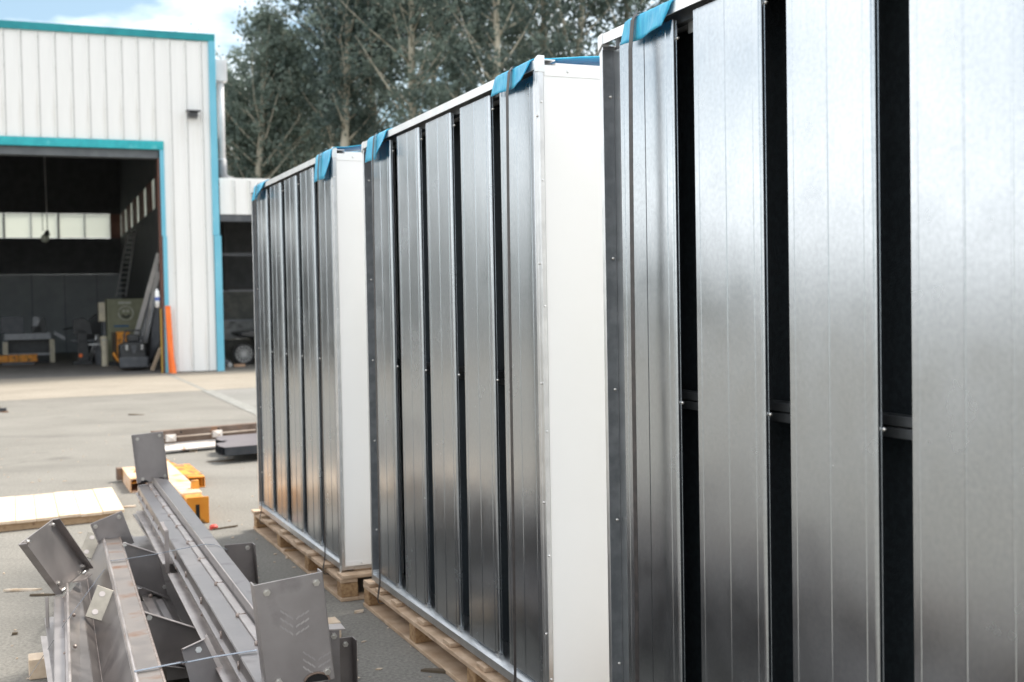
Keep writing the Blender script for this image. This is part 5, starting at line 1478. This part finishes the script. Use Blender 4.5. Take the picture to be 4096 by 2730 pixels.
# ================================================================== LITTER
def chip(px, py, l, w, label, m='debris', rz=0.0, h_=0.012, cat='wood chip'):
    p_ = at_h(px, py, 0)
    rnd = random.Random(int(px + py))
    pts = [(-l / 2, -w * rnd.uniform(.2, .5), 0.001), (l * rnd.uniform(.2, .45), -w / 2, 0.001), (l / 2, w * rnd.uniform(0, .4), 0.001), (l * 0.1, w / 2, 0.001), (-l * 0.4, w * 0.4, 0.001)]
    mb = MB().prism(pts, (0.003, 0.002, h_))
    o = mb.build('wood_chip' if cat == 'wood chip' else cat.replace(' ', '_'), M[m], None)
    o.location = p_; o.rotation_euler = (rnd.uniform(-.1, .1), rnd.uniform(-.1, .1), rz)
    tag(o, label, cat)
chip(1435, 2452, 0.055, 0.03, 'white wood chip on the ground between the steel pile and middle cabinet', rz=0.3)
chip(1162, 2233, 0.07, 0.05, 'orange brown wood chip in front of the farthest pallet', rz=0.8)
chip(1168, 2215, 0.11, 0.06, 'dark broken bark piece under the edge of the farthest pallet', m='chip_block', rz=0.2, h_=0.03)
chip(515, 2031, 0.12, 0.05, 'orange wood splinter beside the far end of the steel pile', rz=0.4)
chip(900, 2115, 0.22, 0.02, 'dark twig on the ground right of the yellow jib', m='twig', rz=0.7, cat='twig')
chip(545, 1661, 0.25, 0.09, 'small dark leaf clump alone on the open asphalt', m='twig', rz=0.1, cat='leaf')
chip(90, 2365, 0.22, 0.03, 'pale splinter on the ground left of the tilted plate', rz=0.2)
chip(170, 2385, 0.15, 0.015, 'thin dark twig below the tilted plate', m='twig', rz=0.1, cat='twig')
chip(58, 2540, 0.03, 0.025, 'small dark brown leaf on the ground at the lower left', m='twig', rz=0.5, cat='leaf')
chip(1740, 2690, 0.14, 0.03, 'curled brown leaf strip on the ground by the middle pallet', m='twig', rz=-0.3, cat='leaf')
chip(880, 1848, 0.3, 0.03, 'brown straw on the asphalt in front of the black tubes', m='twig', rz=0.2, cat='straw')
p = at_h(855, 2118, 0.0)
rc = thing('plastic_bung', 'small red plastic bung on the ground below the yellow jib end', 'bung', p, 0)
MB().tube([(0, 0, 0.001), (0, 0, 0.025), (0, 0, 0.036)], [0.032, 0.032, 0.02], 14).build('bung_shell', M['red'], rc, smooth=False)
# fine litter
lit = MB()
rnd = random.Random(11)
for i in range(420):
    px, py = rnd.uniform(-200, 2300), 1640 + 1090 * rnd.random() ** 1.3
    p_ = at_h(px, py, 0)
    l_ = rnd.uniform(0.006, 0.022); q_ = rnd.uniform(0, pi); w_ = l_ * rnd.uniform(.3, .8)
    u_ = Vector((cos(q_), sin(q_), 0)) * l_; v_ = Vector((-sin(q_), cos(q_), 0)) * w_
    lit.prism([p_ - u_ + UP * 0.001, p_ - v_ + UP * 0.001, p_ + u_ + UP * 0.001, p_ + v_ + UP * 0.001], (0, 0, 0.004))
tag(lit.build('fine_litter', M['debris']), 'fine chips and grit scattered over the yard', kind='stuff')

# ================================================================== TREES
def crown_mesh(seed, height, base, rad, n_limb, per, leaf, dark=False, top_taper=1.0):
    rnd = random.Random(seed)
    trunk = MB()
    lean_ = Vector((rnd.uniform(-0.5, 0.5), rnd.uniform(-0.3, 0.3), 0))
    def tp_(z):
        f_ = z / height
        return Vector((lean_.x * f_ + 0.18 * sin(z * 0.45 + seed), lean_.y * f_ + 0.15 * cos(z * 0.4 + seed), z))
    zs = [height * i / 12 for i in range(13)]
    trunk.tube([tp_(z) for z in zs], [0.24 * (1 - z / height) ** 0.7 + 0.02 for z in zs], 8)
    lv, lf = [], []
    def leafq(c, s_):
        n_ = Vector((rnd.gauss(0, 1), rnd.gauss(0, 1), rnd.gauss(0, 1) + 0.4)).normalized()
        a_ = n_.orthogonal().normalized()
        a_ = (a_ * cos(1.3 * rnd.random() * 5) + n_.cross(a_) * sin(1.3 * rnd.random() * 5)).normalized()
        b_ = n_.cross(a_)
        k = len(lv)
        lv.extend([tuple(c - a_ * s_), tuple(c - b_ * s_ * 0.55), tuple(c + a_ * s_), tuple(c + b_ * s_ * 0.55)])
        lf.append((k, k + 1, k + 2, k + 3))
    for i in range(n_limb):
        f_ = (i + rnd.random()) / n_limb
        z0 = base * 0.75 + (height * 0.97 - base * 0.75) * f_
        p0 = tp_(min(z0, height * 0.97))
        az = rnd.uniform(0, 2 * pi)
        prof = (0.45 + 0.75 * min(1, f_ * 3.0)) * (1 - max(0, f_ - 0.45) / 0.55) ** 0.75 + 0.15
        ln = rad * prof * rnd.uniform(0.6, 1.15)
        el = rnd.uniform(0.35, 1.0)
        dv = Vector((cos(az) * cos(el), sin(az) * cos(el), sin(el)))
        pts = [p0]
        for k in range(1, 5):
            dv = (dv + Vector((rnd.uniform(-.15, .15), rnd.uniform(-.15, .15), 0.10))).normalized()
            pts.append(pts[-1] + dv * ln * 1.25 / 4)
        r0 = 0.07 * (1 - f_ * 0.7)
        trunk.tube(pts, [r0, r0 * 0.75, r0 * 0.5, r0 * 0.3, 0.008], 5)
        ncl = per
        for c_ in range(ncl):
            u = 0.22 + 0.78 * rnd.random() ** 0.8
            k = min(3, int(u * 4)); q_ = pts[k].lerp(pts[k + 1], u * 4 - k)
            cc_ = q_ + Vector((rnd.gauss(0, 1), rnd.gauss(0, 1), rnd.gauss(0, 0.8))) * ln * 0.20
            rr_ = rnd.uniform(0.18, 0.5)
            for _ in range(rnd.randint(12, 21)):
                leafq(cc_ + Vector((rnd.gauss(0, rr_ * .55), rnd.gauss(0, rr_ * .55), rnd.gauss(0, rr_ * .5))), leaf * rnd.uniform(0.45, 0.95))
    return trunk, lv, lf

protos = []
for i, (h_, base, rad, nl_, per, leaf, dk) in enumerate([(21, 10.8, 2.9, 50, 14, 0.15, True), (20, 11.2, 2.7, 46, 14, 0.15, True), (22, 10.5, 3.1, 52, 13, 0.155, False), (14.5, 7.0, 2.4, 44, 13, 0.145, False), (13.0, 6.0, 2.2, 40, 13, 0.145, False)]):
    tr_, lv, lf = crown_mesh(40 + i, h_, base, rad, nl_, per, leaf, dk)
    to = tr_.build('trunk', M['trunk'], None, smooth=True)
    me = bpy.data.meshes.new('crown'); me.from_pydata(lv, [], lf); me.update()
    me.materials.append(M['leaf_dark'] if dk else M['leaf'])
    protos.append((to.data, me))
    bpy.data.objects.remove(to)
def tree(kind, px, dist, label, rz, sc=1.0, base_z=0.0):
    y_ = dist; x_ = (px - 2048) / F * dist
    t_ = thing('poplar_tree', label, 'tree', (x_, y_, base_z), rz, 'poplars behind the yard')
    for nm, me in zip(('trunk', 'crown'), protos[kind]):
        o = bpy.data.objects.new(nm, me); col.objects.link(o); o.parent = t_
    t_.scale = (sc, sc, sc)
front = [(840, 3, 60, 'leftmost poplar, top showing over the workshop corner'), (935, 4, 57, 'short poplar just right of the workshop corner duct'), (1040, 3, 56, 'short poplar above the annex roof'), (1125, 3, 58, 'pale topped poplar left of the tall poplars'),
         (1330, 0, 55, 'tall poplar with thin trunk above the far end of the farthest cabinet'), (1240, 3, 57, 'poplar behind the middle of the farthest cabinet'), (1400, 1, 54, 'tall poplar with forked trunk above the near end of the farthest cabinet'), (1530, 0, 56, 'tall poplar between the farthest and middle cabinets'),
         (1690, 2, 52, 'poplar with a thick pale trunk above the middle cabinet'), (1850, 1, 55, 'poplar between the two thick pale trunks'), (2005, 0, 51, 'poplar with a thick pale trunk above the near end of the middle cabinet'), (2170, 2, 54, 'poplar between the thick trunk and the nearest cabinet'),
         (2335, 1, 52, 'poplar just left of the nearest cabinet top'), (2520, 0, 54, 'poplar mostly behind the nearest cabinet'), (2720, 2, 55, 'rightmost poplar hidden behind the nearest cabinet')]
for i, (px, kd, ds, lb) in enumerate(front):
    tree(kd, px, ds, lb, 1.3 * i, random.Random(i).uniform(0.96, 1.06))
back = [(980, 4, 66), (1090, 3, 68), (1200, 4, 67), (1490, 1, 68), (1770, 2, 67), (2090, 0, 68)]
bl_lab = ['behind the annex roof', 'behind the pale topped poplar', 'behind the first tall poplar', 'behind the forked poplar', 'right of the first thick trunk', 'right of the second thick trunk']
for i, ((px, kd, ds), lb) in enumerate(zip(back, bl_lab)):
    tree(kd, px, ds, 'poplar of the back row ' + lb, 0.9 * i + 0.4, random.Random(i + 50).uniform(0.95, 1.1))

# far wood beyond the yard, left of the frame (seen mirrored in the metal slats)
wood = MB()
rnd = random.Random(5)
lv, lf = [], []
for i in range(9000):
    az = rnd.uniform(-1.95, -0.75)
    R_ = rnd.uniform(78, 92)
    fz = min(1, max(0, (az + 0.98) / 0.22)); hmax = 2.6 + 6.2 * fz + (0.5 + 0.9 * fz) * sin(az * 17) + 0.5 * sin(az * 41 + 1)
    c = Vector((sin(az) * R_, cos(az) * R_, rnd.random() ** 0.8 * hmax))
    n_ = Vector((rnd.gauss(0, 1), rnd.gauss(0, 1), rnd.gauss(0, 1))).normalized(); a_ = n_.orthogonal().normalized(); b_ = n_.cross(a_); s_ = rnd.uniform(0.5, 1.0)
    k = len(lv); lv += [tuple(c - a_ * s_), tuple(c - b_ * s_ * .7), tuple(c + a_ * s_), tuple(c + b_ * s_ * .7)]; lf.append((k, k + 1, k + 2, k + 3))
wood.add(lv, lf)
tag(wood.build('far_woodland', M['leaf_dark']), 'far-off line of trees beyond the open side of the yard', kind='stuff')
